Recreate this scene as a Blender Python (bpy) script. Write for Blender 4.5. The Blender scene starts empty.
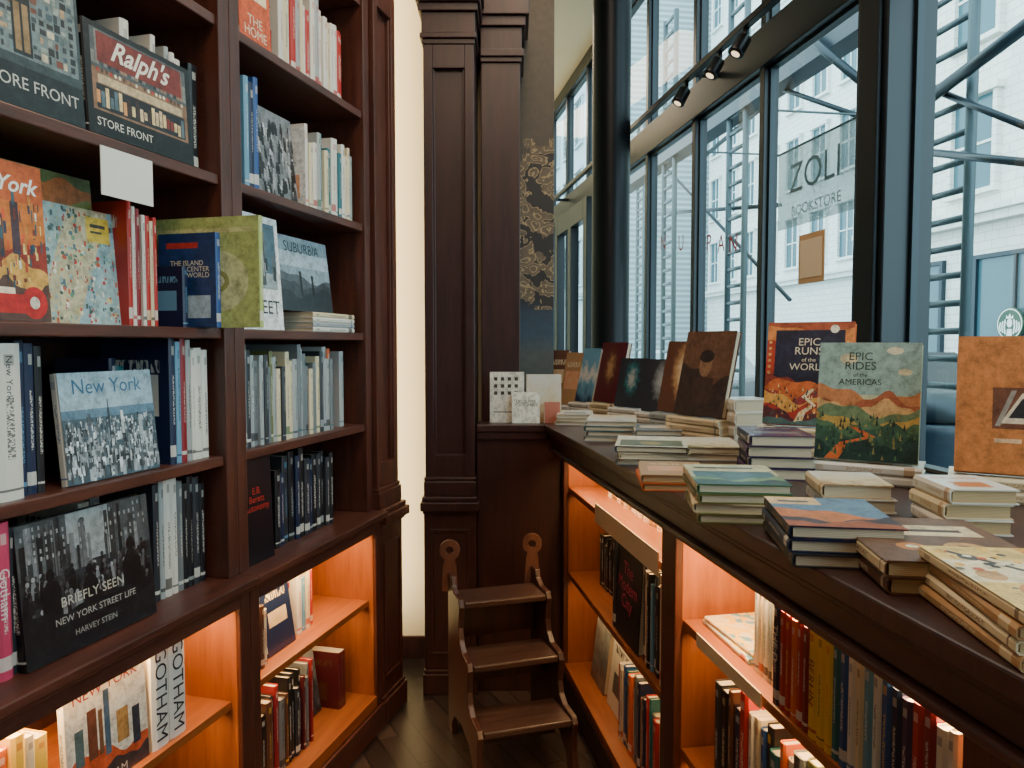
import bpy, math, random
from mathutils import Vector, Matrix
random.seed(11)
COLL = bpy.context.scene.collection
WM = {}
T = lambda x,y,z: Matrix.Translation((x,y,z))
RX_ = lambda a: Matrix.Rotation(a,4,'X')
RY_ = lambda a: Matrix.Rotation(a,4,'Y')
RZ_ = lambda a: Matrix.Rotation(a,4,'Z')
I4 = Matrix.Identity(4)

# ---------------------------------------------------------------- camera
CAMH = 1.4; FPX = 750.0; HOR = 345.0
PITCH = math.atan((384-HOR)/FPX)
cam = bpy.data.cameras.new("camera"); cam.lens = 36*FPX/1024; cam.sensor_width = 36
cam.clip_start = 0.02; cam.clip_end = 500
camo = bpy.data.objects.new("camera", cam); COLL.objects.link(camo)
camo.location = (0,0,CAMH); camo.rotation_euler = (math.pi/2-PITCH,0,0)
bpy.context.scene.camera = camo

# ---------------------------------------------------------------- building frames
aL = math.radians(15.15); aR = math.radians(8.87)
def frame(X,Y,o):
    return Matrix(((X[0],Y[0],0,o[0]),(X[1],Y[1],0,o[1]),(0,0,1,0),(0,0,0,1)))
FL = frame((math.sin(aL),math.cos(aL)),(-math.cos(aL),math.sin(aL)),(-.418,2.917))
FR = frame((math.sin(aR),-math.cos(aR)),(math.cos(aR),math.sin(aR)),(.13,2.96))
def ray(px,py):
    cx=(px-512)/FPX; cy=(384-py)/FPX
    return Vector((cx, math.cos(PITCH)+cy*math.sin(PITCH), -math.sin(PITCH)+cy*math.cos(PITCH)))
def hit(F,px,py,y):
    Fi=F.inverted(); o=Fi@Vector((0,0,CAMH)); d=Fi.to_3x3()@ray(px,py)
    t=(y-o.y)/d.y; p=o+d*t
    return p.x,p.z
def hitz(px,py,z):
    d=ray(px,py); t=(z-CAMH)/d.z
    return d.x*t, d.y*t
PYD=345
LX=lambda px,y=.08,py=None: hit(FL,px,py or PYD,y)[0]
RX=lambda px,y=.08,py=500: hit(FR,px,py,y)[0]

# ---------------------------------------------------------------- materials
def lin(c):
    c=c/255.0
    return c/12.92 if c<=.04045 else ((c+.055)/1.055)**2.4
def C(rgb): return (lin(rgb[0]),lin(rgb[1]),lin(rgb[2]),1)
class NT:
    def __init__(s,name,rough=.5):
        s.m=bpy.data.materials.new(name); s.m.use_nodes=True
        s.n=s.m.node_tree.nodes; s.l=s.m.node_tree.links
        s.b=s.n['Principled BSDF']; s.b.inputs['Roughness'].default_value=rough
    def new(s,t): return s.n.new(t)
    def put(s,sock,v):
        if isinstance(v,(int,float)): sock.default_value=v
        elif isinstance(v,tuple): sock.default_value=v
        else: s.l.new(v,sock)
    def math(s,op,a,b=0.0):
        n=s.new('ShaderNodeMath'); n.operation=op; s.put(n.inputs[0],a); s.put(n.inputs[1],b); return n.outputs[0]
    def rng(s,k,lo,hi): return s.math('MULTIPLY',s.math('GREATER_THAN',k,lo),s.math('LESS_THAN',k,hi))
    def mix(s,f,a,b):
        n=s.new('ShaderNodeMix'); n.data_type='RGBA'; s.put(n.inputs[0],f); s.put(n.inputs[6],a); s.put(n.inputs[7],b); return n.outputs[2]
    def coord(s,which='Generated'):
        n=s.new('ShaderNodeTexCoord'); return n.outputs[which]
    def mapping(s,v,scale=(1,1,1),loc=(0,0,0)):
        n=s.new('ShaderNodeMapping'); s.l.new(v,n.inputs[0]); n.inputs['Scale'].default_value=scale; n.inputs['Location'].default_value=loc; return n.outputs[0]
    def noise(s,v,scale=5,detail=4,rough=.5):
        n=s.new('ShaderNodeTexNoise'); s.l.new(v,n.inputs['Vector']); n.inputs['Scale'].default_value=scale; n.inputs['Detail'].default_value=detail; n.inputs['Roughness'].default_value=rough; return n.outputs[0]
    def ramp(s,f,stops,const=False):
        n=s.new('ShaderNodeValToRGB'); s.l.new(f,n.inputs[0]); e=n.color_ramp.elements
        if const: n.color_ramp.interpolation='CONSTANT'
        while len(e)<len(stops): e.new(.5)
        for i,(p,c) in enumerate(stops): e[i].position=p; e[i].color=c
        return n.outputs[0]
    def sep(s,v):
        n=s.new('ShaderNodeSeparateXYZ'); s.l.new(v,n.inputs[0]); return n.outputs
    def col(s,v): s.put(s.b.inputs['Base Color'],v)
    def bump(s,h,st=.2,dist=.01):
        n=s.new('ShaderNodeBump'); n.inputs['Strength'].default_value=st; n.inputs['Distance'].default_value=dist
        s.l.new(h,n.inputs['Height']); s.l.new(n.outputs[0],s.b.inputs['Normal'])
_mc={}
def plain(name,rgb,rough=.5,metal=0.0,var=.12,scale=8,alpha=1):
    if name in _mc: return _mc[name]
    k=NT(name,rough); k.b.inputs['Metallic'].default_value=metal; k.b.inputs['Alpha'].default_value=alpha
    f=k.noise(k.coord('Object'),scale,3)
    a=C(rgb); d=tuple(x*(1-var) for x in a[:3])+(1,)
    k.col(k.mix(f,d,a)); _mc[name]=k.m; return k.m
def wood(name,a,b,rough=.42,coat=.16,axis='Z'):
    k=NT(name,rough)
    sc={'Z':(14,14,1.2),'X':(1.2,14,14),'Y':(14,1.2,14)}[axis]
    v=k.mapping(k.coord('Object'),sc)
    f=k.noise(v,3.0,6,.6); f2=k.noise(k.mapping(k.coord('Object'),tuple(s*6 for s in sc)),3,3)
    m=k.math('ADD',k.math('MULTIPLY',f,.75),k.math('MULTIPLY',f2,.25))
    k.col(k.ramp(m,[(.3,C(a)),(.7,C(b))]))
    k.b.inputs['Coat Weight'].default_value=coat; k.b.inputs['Coat Roughness'].default_value=.3
    k.bump(f2,.12,.002)
    return k.m
W_red  = wood("mahogany_wood",(50,24,18),(96,50,36))
W_redX = wood("mahogany_wood_long",(52,26,20),(100,53,38),axis='X')
W_dark = wood("dark_mahogany_wood",(34,18,17),(64,34,31))
W_darkX= wood("dark_mahogany_wood_long",(36,19,18),(68,36,32),axis='X')
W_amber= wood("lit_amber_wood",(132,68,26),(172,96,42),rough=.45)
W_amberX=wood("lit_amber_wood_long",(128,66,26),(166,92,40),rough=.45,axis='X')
W_stool= wood("walnut_stool_wood",(42,23,20),(80,45,36),rough=.38,coat=.3)
W_fin  = wood("lighter_finial_wood",(84,52,40),(128,86,66),rough=.38,coat=.3)  # ring finials, a lighter brown than the stool sides
W_tread= wood("worn_walnut_tread",(44,28,26),(84,60,52),rough=.34,coat=.3,axis='X')
M_navy = plain("navy_painted_metal",(20,30,38),.38,.2)
M_black= plain("black_metal",(15,19,25),.38,.5)
M_teal = plain("teal_painted_steel",(26,44,54),.4,.2)
M_pipe = plain("galvanised_steel",(74,90,96),.5,.3)
M_white= plain("white_card",(235,232,222),.6)
M_cream= plain("cream_plaster",(240,226,190),.8,0,.05,2)
M_ceil = plain("ceiling_plaster",(236,222,196),.85,0,.05,2)
M_holes= plain("brass_shelf_pin",(120,84,50),.4,.8)
M_acr  = plain("cream_price_rail",(236,214,176),.3)

def floormat():
    k=NT("dark_plank_floor",.32)
    v=k.coord('Object')
    br=k.new('ShaderNodeTexBrick'); mp=k.new('ShaderNodeMapping'); k.l.new(v,mp.inputs[0]); mp.inputs['Rotation'].default_value=(0,0,math.radians(62)); k.l.new(mp.outputs[0],br.inputs['Vector'])
    br.inputs['Scale'].default_value=2.2; br.inputs['Brick Width'].default_value=.9; br.inputs['Row Height'].default_value=.16
    br.inputs['Mortar Size'].default_value=.006
    br.inputs['Color1'].default_value=C((40,31,30)); br.inputs['Color2'].default_value=C((82,66,60)); br.inputs['Mortar'].default_value=C((10,8,8))
    f=k.noise(k.mapping(mp.outputs[0],(2,30,1)),4,5)
    k.col(k.mix(k.math('MULTIPLY',f,.6),br.outputs[0],C((20,14,14))))
    k.bump(f,.15,.003); return k.m
M_floor=floormat()
def glassmat():
    m=bpy.data.materials.new("window_glass"); m.use_nodes=True; n=m.node_tree.nodes; l=m.node_tree.links
    n.remove(n['Principled BSDF']); out=n['Material Output']
    t=n.new('ShaderNodeBsdfTransparent'); t.inputs[0].default_value=(.85,.975,.985,1)
    g=n.new('ShaderNodeBsdfGlossy'); g.inputs['Roughness'].default_value=.02
    fr=n.new('ShaderNodeLayerWeight'); fr.inputs[0].default_value=.5
    p=n.new('ShaderNodeMath'); p.operation='POWER'; l.new(fr.outputs['Facing'],p.inputs[0]); p.inputs[1].default_value=5
    q=n.new('ShaderNodeMath'); q.operation='MULTIPLY_ADD'; l.new(p.outputs[0],q.inputs[0]); q.inputs[1].default_value=.5; q.inputs[2].default_value=.03
    mx=n.new('ShaderNodeMixShader'); l.new(q.outputs[0],mx.inputs[0]); l.new(t.outputs[0],mx.inputs[1]); l.new(g.outputs[0],mx.inputs[2])
    l.new(mx.outputs[0],out.inputs[0]); return m
M_glass=glassmat()
def pagemat(name,rgb):
    k=NT(name,.8); s=k.sep(k.coord('Object'))
    w=k.math('SINE',k.math('MULTIPLY',s[0],2600.0))
    k.col(k.mix(k.math('MULTIPLY',k.math('ADD',w,1.0),.22),C(rgb),C(tuple(int(x*.6) for x in rgb)))); return k.m
M_page=pagemat("paper_page_edges",(214,198,168)); M_page2=pagemat("cream_page_edges",(200,168,122))
def emis(name,rgb,st):
    k=NT(name); k.col(C(rgb)); k.b.inputs['Emission Color'].default_value=C(rgb); k.b.inputs['Emission Strength'].default_value=st; return k.m
M_lamp=emis("warm_lamp_lens",(255,225,180),2)

COLS=dict(red=(176,38,30),crimson=(134,26,34),orange=(214,98,38),yellow=(228,184,64),cream=(214,196,160),white=(214,208,196),
 black=(20,20,24),charcoal=(44,46,52),grey=(112,116,118),silver=(158,162,160),navy=(24,36,66),blue=(42,80,140),skyblue=(100,150,178),
 teal=(32,100,108),green=(60,106,70),olive=(108,110,60),lime=(168,180,96),brown=(92,56,38),tan=(170,130,88),purple=(66,46,82),pink=(196,64,96),maroon=(84,28,34))
def spine_mat(base,ink,seed):
    key=('sp',base,ink,seed)
    if key in _mc: return _mc[key]
    r=random.Random(seed*31+len(base)*7+len(ink))
    k=NT(f"{base}_spine_with_{ink}_print",.45); s=k.sep(k.coord('Generated'))
    lo=r.uniform(.2,.4); hi=lo+r.uniform(.3,.45)
    a=r.uniform(.34,.42)
    msk=k.math('MULTIPLY',k.rng(s[2],lo,min(hi,.92)),k.rng(s[0],a,1-a))
    nz=k.noise(k.mapping(k.coord('Generated'),(6,1,90),(seed,0,0)),1.0,2)
    txt=k.math('MULTIPLY',msk,k.math('GREATER_THAN',nz,.5))
    msk2=k.math('MULTIPLY',k.rng(s[2],.86,.93),k.rng(s[0],.3,.7))
    band=k.rng(s[2],.06,.06+r.choice([.015,.03,.09]))
    f=k.math('MULTIPLY',k.math('MAXIMUM',k.math('MAXIMUM',txt,band),k.math('MULTIPLY',msk2,.6)),.8)
    k.col(k.mix(f,C(COLS[base]),C(COLS[ink]))); _mc[key]=k.m; return k.m
def cover_mat(style,a,b,c,seed):
    key=('cv',style,a,b,c,seed)
    if key in _mc: return _mc[key]
    r=random.Random(seed*17+len(a)*5+len(b))
    A,B,D=C(COLS[a]),C(COLS[b]),C(COLS[c])
    k=NT(f"{a}_{style}_cover_print",.35); g=k.coord('Generated'); s=k.sep(g)
    if style=='photo':
        f=k.noise(k.mapping(g,(1,3,4),(seed,seed,0)),1.3,7,.6)
        h=k.math('ADD',k.math('MULTIPLY',s[2],.35),k.math('MULTIPLY',f,.8))
        k.col(k.ramp(h,[(.3,A),(.52,B),(.74,D)]))
    elif style=='map':
        n=k.new('ShaderNodeTexVoronoi'); k.l.new(k.mapping(g,(0,6,8),(seed,0,0)),n.inputs['Vector']); n.inputs['Scale'].default_value=1.6
        n.feature='F1'
        f=k.sep(n.outputs['Color'])[0]
        k.col(k.ramp(f,[(.0,A),(.4,B),(.7,D),(.9,C(COLS['cream']))],True))
    elif style=='scene':
        f=k.noise(k.mapping(g,(0,3,3),(seed,0,0)),1.5,3)
        h=k.math('ADD',s[2],k.math('MULTIPLY',k.math('SUBTRACT',f,.5),.7))
        k.col(k.ramp(h,[(.0,A),(.3,B),(.52,D),(.7,C(COLS['skyblue']))]))
    elif style=='portrait':
        y=k.math('SUBTRACT',s[1],.5); z=k.math('SUBTRACT',s[2],.58)
        d=k.math('SQRT',k.math('ADD',k.math('MULTIPLY',k.math('MULTIPLY',y,y),2.2),k.math('MULTIPLY',z,z)))
        f=k.noise(k.mapping(g,(1,4,5),(seed,0,0)),2,6)
        h=k.math('ADD',k.math('MULTIPLY',d,1.2),k.math('MULTIPLY',f,.5))
        k.col(k.ramp(h,[(.35,D),(.55,B),(.75,A)]))
    else:
        y0=r.uniform(.12,.25); z0=r.uniform(.12,.4); rect=k.math('MULTIPLY',k.rng(s[1],y0,1-y0),k.rng(s[2],z0,z0+r.uniform(.2,.35)))
        tz=r.uniform(.7,.8); tx=k.math('MULTIPLY',k.math('MULTIPLY',k.rng(s[1],.15,.85),k.rng(s[2],tz,tz+.1)),
              k.math('GREATER_THAN',k.noise(k.mapping(g,(1,26,8),(seed,0,0)),1.0,1),.5))
        nz=k.noise(k.mapping(g,(1,3,4),(seed,0,0)),2,6)
        k.col(k.mix(tx,k.mix(rect,A,k.mix(nz,B,D)),D))
    k.b.inputs['Coat Weight'].default_value=.25
    _mc[key]=k.m; return k.m
def flat(rgb,rough=.4):
    key=('f',rgb,rough)
    if key in _mc: return _mc[key]
    k=NT("printed_ink_%d_%d_%d"%rgb,rough); a=C(rgb)
    f=k.noise(k.coord('Object'),46,8,.72)
    k.col(k.ramp(f,[(.3,tuple(x*.42 for x in a[:3])+(1,)),(.53,a),(.72,tuple(min(1,x*1.25+.015) for x in a[:3])+(1,))])); _mc[key]=k.m; return k.m

# ---------------------------------------------------------------- object helpers
def mesh(name,verts,faces,mats,fm=None):
    me=bpy.data.meshes.new(name); me.from_pydata([tuple(v) for v in verts],[],faces)
    for m in mats: me.materials.append(m)
    if fm:
        for p,i in zip(me.polygons,fm): p.material_index=i
    me.update(); return me
def add(name,data,W=I4,parent=None,label=None,cat=None,group=None,kind=None,bevel=0):
    o=bpy.data.objects.new(name,data); COLL.objects.link(o); WM[o]=W.copy()
    if parent: o.parent=parent; o.matrix_basis=WM[parent].inverted()@W
    else: o.matrix_basis=W
    if label: o["label"]=label
    if cat: o["category"]=cat
    if group: o["group"]=group
    if kind: o["kind"]=kind
    if bevel:
        b=o.modifiers.new("bevel",'BEVEL'); b.width=bevel; b.segments=2; b.limit_method='ANGLE'
    return o
BF=[(0,3,2,1),(4,5,6,7),(0,1,5,4),(1,2,6,5),(2,3,7,6),(3,0,4,7)]
def bv(x0,x1,y0,y1,z0,z1): return [(x0,y0,z0),(x1,y0,z0),(x1,y1,z0),(x0,y1,z0),(x0,y0,z1),(x1,y0,z1),(x1,y1,z1),(x0,y1,z1)]
def boxes(name,lst,mat,F=I4,parent=None,bevel=.002,**kw):
    x0=min(b[0] for b in lst);x1=max(b[1] for b in lst);y0=min(b[2] for b in lst);y1=max(b[3] for b in lst);z0=min(b[4] for b in lst)
    cx,cy=(x0+x1)/2,(y0+y1)/2; vs=[];fs=[]
    for b in lst:
        n=len(vs); vs+=bv(b[0]-cx,b[1]-cx,b[2]-cy,b[3]-cy,b[4]-z0,b[5]-z0); fs+=[tuple(i+n for i in f) for f in BF]
    return add(name,mesh(name,vs,fs,[mat]),F@T(cx,cy,z0),parent,bevel=bevel,**kw)
def box(name,b,mat,F=I4,parent=None,bevel=.002,**kw): return boxes(name,[b],mat,F,parent,bevel,**kw)
def prism(name,pts,z0,z1,mat,F=I4,parent=None,bevel=0,**kw):
    n=len(pts); cx=sum(p[0] for p in pts)/n; cy=sum(p[1] for p in pts)/n
    vs=[(p[0]-cx,p[1]-cy,0) for p in pts]+[(p[0]-cx,p[1]-cy,z1-z0) for p in pts]
    fs=[tuple(reversed(range(n))),tuple(range(n,2*n))]+[(i,(i+1)%n,n+(i+1)%n,n+i) for i in range(n)]
    return add(name,mesh(name,vs,fs,[mat]),F@T(cx,cy,z0),parent,bevel=bevel,**kw)
def lathe(name,prof,mat,F=I4,parent=None,seg=24,**kw):
    vs=[];fs=[]
    for r,z in prof:
        for i in range(seg):
            a=2*math.pi*i/seg; vs.append((r*math.cos(a),r*math.sin(a),z))
    m=len(prof)
    for j in range(m-1):
        for i in range(seg):
            fs.append((j*seg+i,j*seg+(i+1)%seg,(j+1)*seg+(i+1)%seg,(j+1)*seg+i))
    fs.append(tuple(reversed(range(seg)))); fs.append(tuple((m-1)*seg+i for i in range(seg)))
    me=mesh(name,vs,fs,[mat])
    for p in me.polygons: p.use_smooth=len(p.vertices)==4
    return add(name,me,F,parent,**kw)
def tube(name,p0,p1,r,mat,parent=None,seg=12,**kw):
    p0=Vector(p0);p1=Vector(p1); d=p1-p0; q=d.to_track_quat('Z','Y').to_matrix().to_4x4()
    return lathe(name,[(r,0),(r,d.length)],mat,Matrix.Translation(p0)@q,parent,seg,**kw)
def empty(name,W=I4,**kw):
    o=add(name,None,W,**kw); o.empty_display_size=.05; return o

_tx={}
def text_mesh(s,mat,shear=0):
    key=(s,mat.name,shear)
    if key in _tx: return _tx[key]
    cu=bpy.data.curves.new("t",'FONT'); cu.body=s; cu.align_x='CENTER'; cu.align_y='CENTER'; cu.size=1; cu.resolution_u=3; cu.space_line=.85; cu.shear=shear
    if shear: cu.offset=.02
    ob=bpy.data.objects.new("t",cu); COLL.objects.link(ob)
    bpy.context.view_layer.update()
    me=bpy.data.meshes.new_from_object(ob); bpy.data.objects.remove(ob)
    xs=[v.co.x for v in me.vertices];ys=[v.co.y for v in me.vertices]
    cx=(min(xs)+max(xs))/2;cy=(min(ys)+max(ys))/2
    for v in me.vertices: v.co.x-=cx; v.co.y-=cy
    me.materials.clear(); me.materials.append(mat); me.name="lettering"
    _tx[key]=(me,max(xs)-min(xs),max(ys)-min(ys)); return _tx[key]
def basis(X,Y,Z,o): 
    return Matrix(((X[0],Y[0],Z[0],o[0]),(X[1],Y[1],Z[1],o[1]),(X[2],Y[2],Z[2],o[2]),(0,0,0,1)))
def letter(parent,Wp,s,mat,width,maxh=None,sy=1.0,name="title",shear=0):
    me,w,h=text_mesh(s,mat,shear); k=width/w
    if maxh and k*h>maxh: k=maxh/h
    return add(name,me,Wp@Matrix.Diagonal((k,k*sy,k,1)),parent)

# ---------------------------------------------------------------- books
ROWBOOKS=[]; ALLBOOKS=[]
def book(W,t,h,w,cov,spn,label,group=None,pages=None,name="book"):
    b=.0022; bu=min(.004,t*.2)
    P=[(-t/2,w),(-t/2,bu),(-t/4,0),(t/4,0),(t/2,bu),(t/2,w)]
    Q=[(-t/2+b,w),(-t/2+b,bu+b),(-t/4,b),(t/4,b),(t/2-b,bu+b),(t/2-b,w)]
    vs=[(x,y,0) for x,y in P]+[(x,y,0) for x,y in Q]+[(x,y,h) for x,y in P]+[(x,y,h) for x,y in Q]
    fs=[];fm=[]
    for i in range(5):
        fs.append((i,i+1,13+i,12+i)); fm.append(1 if 1<=i<=3 else 0)
        fs.append((7+i,6+i,18+i,19+i)); fm.append(0)
        fs.append((i,6+i,7+i,i+1)); fm.append(0)
        fs.append((12+i,13+i,19+i,18+i)); fm.append(0)
    fs.append((5,11,23,17)); fm.append(0); fs.append((0,12,18,6)); fm.append(0)
    o=add(name,mesh("book_cover",vs,fs,[cov,spn],fm),W,label=label,cat="book",group=group)
    g=.0003
    x=t/2-b-g; y0=b+bu+g; y1=w-.004; z0=.003; z1=h-.003
    add("page_block",mesh("page_block",bv(-x,x,y0,y1,z0,z1),BF,[pages or M_page]),W,o)
    o["dims"]=(t,h,w); ALLBOOKS.append(o)
    return o
def title(bk,s,rgb,a,b,width,maxh=None,side=1,sy=1.0,lift=.0009,shear=0):
    t,h,w=bk["dims"]; m=flat(rgb)
    if side==1: L=basis((0,1,0),(0,0,1),(1,0,0),(t/2+lift,a*w,b*h))
    elif side==-1: L=basis((0,-1,0),(0,0,1),(-1,0,0),(-t/2-lift,(1-a)*w,b*h))
    else:
        L=basis((0,0,-1),(1,0,0),(0,-1,0),(0,-lift*.6,b*h)); w=h
    return letter(bk,WM[bk]@L,s,m,width*w,maxh*h if (maxh and side) else (maxh*t if maxh else None),sy,"title" if side else "spine_title",shear)
def circ(cx,cy,r,asp=1.0,n=20): return [(cx+r*math.cos(2*math.pi*i/n),cy+r*asp*math.sin(2*math.pi*i/n)) for i in range(n)]
def rect(x0,y0,x1,y1): return [(x0,y0),(x1,y0),(x1,y1),(x0,y1)]
def hill(base,amp,fr,ph,n=24,bot=0.0):
    return [(0,bot)]+[(1,bot)]+[(1-i/n, max(bot,min(1,base+amp*math.sin(fr*(1-i/n)+ph)+amp*.4*math.sin(fr*2.7*(1-i/n)+ph*2)))) for i in range(n+1)]
def art(bk,polys,side=1):
    t,h,w=bk["dims"]; vs=[];fs=[];mats=[];fm=[];
    for i,(rgb,pts) in enumerate(polys):
        m=flat(rgb)
        if m not in mats: mats.append(m)
        off=t/2+.00025+i*.00001*min(1,60/len(polys))
        n=len(vs)
        for (u,v) in pts:
            u=min(1,max(0,u)); v=min(1,max(0,v))
            vs.append((off,u*w,v*h) if side==1 else (-off,(1-u)*w,v*h))
        fs.append(tuple(range(n,len(vs)))); fm.append(mats.index(m))
    return add("cover_art",mesh("cover_art",vs,fs,mats,fm),WM[bk],bk)
def spine(F,x,y,z,t,h,w,base,ink='white',where="standing on a wooden shelf",group=None,cov=None,seed=1,pages=None):
    cv=cov or cover_mat('block',base,ink,ink,seed%3)
    W=F@T(x+t/2,y,z)
    o=book(W,t,h,w,cv,spine_mat(base,ink,seed%4),f"{base} book with {ink} spine print {where}",group,pages); ROWBOOKS.append(o); return o
def fill(F,x0,x1,y,z,hm,pal,group,where,w=.16,tr=(.012,.032),hv=.06):
    x=x0;i=0;out=[]
    while True:
        t=random.uniform(*tr)
        if x+t>x1: break
        b,k=pal[i%len(pal)] if i<len(pal) else random.choice(pal)
        h=hm-random.uniform(0,hv); ww=w-random.uniform(0,.015)
        out.append(spine(F,x,y+random.uniform(0,.012),z,t,h,ww,b,k,where,group,seed=random.randint(0,50)))
        x+=t+.0012; i+=1
    return out
def face(F,x0,x1,y,z,h,t,lean,cov,spn,label,group=None,pages=None):
    W=F@T(x0,y,z)@RX_(-lean)@T(0,-t/2,0)@RZ_(-math.pi/2)
    return book(W,t,h,x1-x0,cov,spn,label,group,pages)
def flatbook(F,cx,cy,z,yaw,t,h,w,cov,spn,label,group=None,pages=None):
    W=F@T(cx,cy,z)@RZ_(yaw)@T(h/2,-w/2,t/2)@RY_(-math.pi/2)
    return book(W,t,h,w,cov,spn,label,group,pages)

# ================================================================ ROOM SHELL
ST=dict(kind="structure")
Lw=lambda x,y:(FL@Vector((x,y,0))).xy
Rw=lambda x,y:(FR@Vector((x,y,0))).xy
poly=[Lw(-4.8,.46),Lw(.35,.46),(-.72,8.5),(.2,8.5),Rw(-5.6,.93),Rw(4.6,.93)]
CEIL=3.5
prism("floor",poly,-.1,0,M_floor,**ST)
prism("ceiling",poly,CEIL,CEIL+.1,M_ceil,**ST)
box("wall_left",(-4.8,.4,.40,.46,0,CEIL),M_cream,FL,bevel=0,**ST)
box("wall_rear",(-2.2,1.9,-1.62,-1.5,0,CEIL),plain("warm_dark_wall",(110,74,54),.8),bevel=0,**ST)
box("wall_niche",(-.74,-.12,3.3,3.36,0,CEIL),M_cream,bevel=0,**ST)
box("wall_back",(-.3,.35,8.4,8.5,0,CEIL),M_cream,bevel=0,**ST)
box("wall_side",(-.36,-.30,3.42,8.4,0,CEIL),M_cream,bevel=0,**ST)
WY=.80
box("wall_right",(-5.5,4.6,WY,WY+.12,0,1.06),M_navy,FR,bevel=0,**ST)
HZ0,HZ1=2.45,2.60
box("trim_1",(-5.5,4.6,WY-.01,WY+.07,HZ0,HZ1),M_navy,FR,bevel=.004,**ST)
box("trim_2",(-5.5,4.6,WY-.01,WY+.07,CEIL-.1,CEIL),M_navy,FR,bevel=.004,**ST)
mull=[]
MW,MD=.038,.06
for pl in (644,690,756):
    xa=RX(pl,WY,300); mull.append((xa,xa+MW))
post=(RX(850,WY-.06,345),RX(880,WY-.06,345))
sp=.66
x=mull[0][0]-sp
extra=[]
while x>-5.3: extra.append((x,x+.04)); x-=sp
mull=sorted(extra)+mull
allm=mull+[post,(post[1]+1.35,post[1]+1.39),(post[1]+2.3,post[1]+2.34)]
for k,(xa,xb) in enumerate(allm):
    if (xa,xb)==post:
        boxes("trim_%d"%(k+3),[(xa,xb,WY-.06,WY+.09,1.06,CEIL-.002),(xa+.03,xb-.02,WY-.075,WY-.06,1.06,CEIL-.002)],M_navy,FR,bevel=.004,**ST)
    else:
        box("trim_%d"%(k+3),(xa,xb,WY+.0,WY+MD,1.06,CEIL-.1),M_navy,FR,bevel=.002,**ST)
for k in range(len(allm)-1):
    xa=allm[k][1]; xb=allm[k+1][0]
    wn=empty("window_%d"%(k+1),FR@T((xa+xb)/2,WY+.03,1.06),kind="structure")
    for z0,z1 in((1.06,HZ0),(HZ1,CEIL-.1)):
        f=.012
        boxes("window_frame",[(xa,xa+f,WY+.02,WY+.04,z0,z1),(xb-f,xb,WY+.02,WY+.04,z0,z1),(xa+f,xb-f,WY+.02,WY+.04,z0,z0+f),(xa+f,xb-f,WY+.02,WY+.04,z1-f,z1)],M_teal,FR,wn,bevel=0)
        p=[(xa+f,WY+.03,z0+f),(xb-f,WY+.03,z0+f),(xb-f,WY+.03,z1-f),(xa+f,WY+.03,z1-f)]
        add("glass_pane",mesh("glass_pane",p,[(0,1,2,3)],[M_glass]),FR,wn)
dx0,dx1=RX(557,WY-.06,260),RX(589,WY-.06,260)
boxes("door_1",[(dx0,dx0+.1,WY-.08,WY-.015,0,2.42),(dx1-.1,dx1,WY-.08,WY-.015,0,2.42),(dx0+.1,dx1-.1,WY-.08,WY-.015,2.28,2.42),(dx0+.1,dx1-.1,WY-.08,WY-.015,0,.3),(dx0+.1,dx1-.1,WY-.07,WY-.03,1.25,1.33),((dx0+dx1)/2-.05,(dx0+dx1)/2+.05,WY-.08,WY-.015,.3,2.28)],M_navy,FR,bevel=.004,**ST)
lathe("column",[(.11,0),(.11,.1),(.098,.12),(.098,CEIL-.15),(.115,CEIL-.1),(.115,CEIL)],M_black,T(.515,3.95,0),seg=36,
      label="round black painted metal column by the windows",cat="column")

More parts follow.
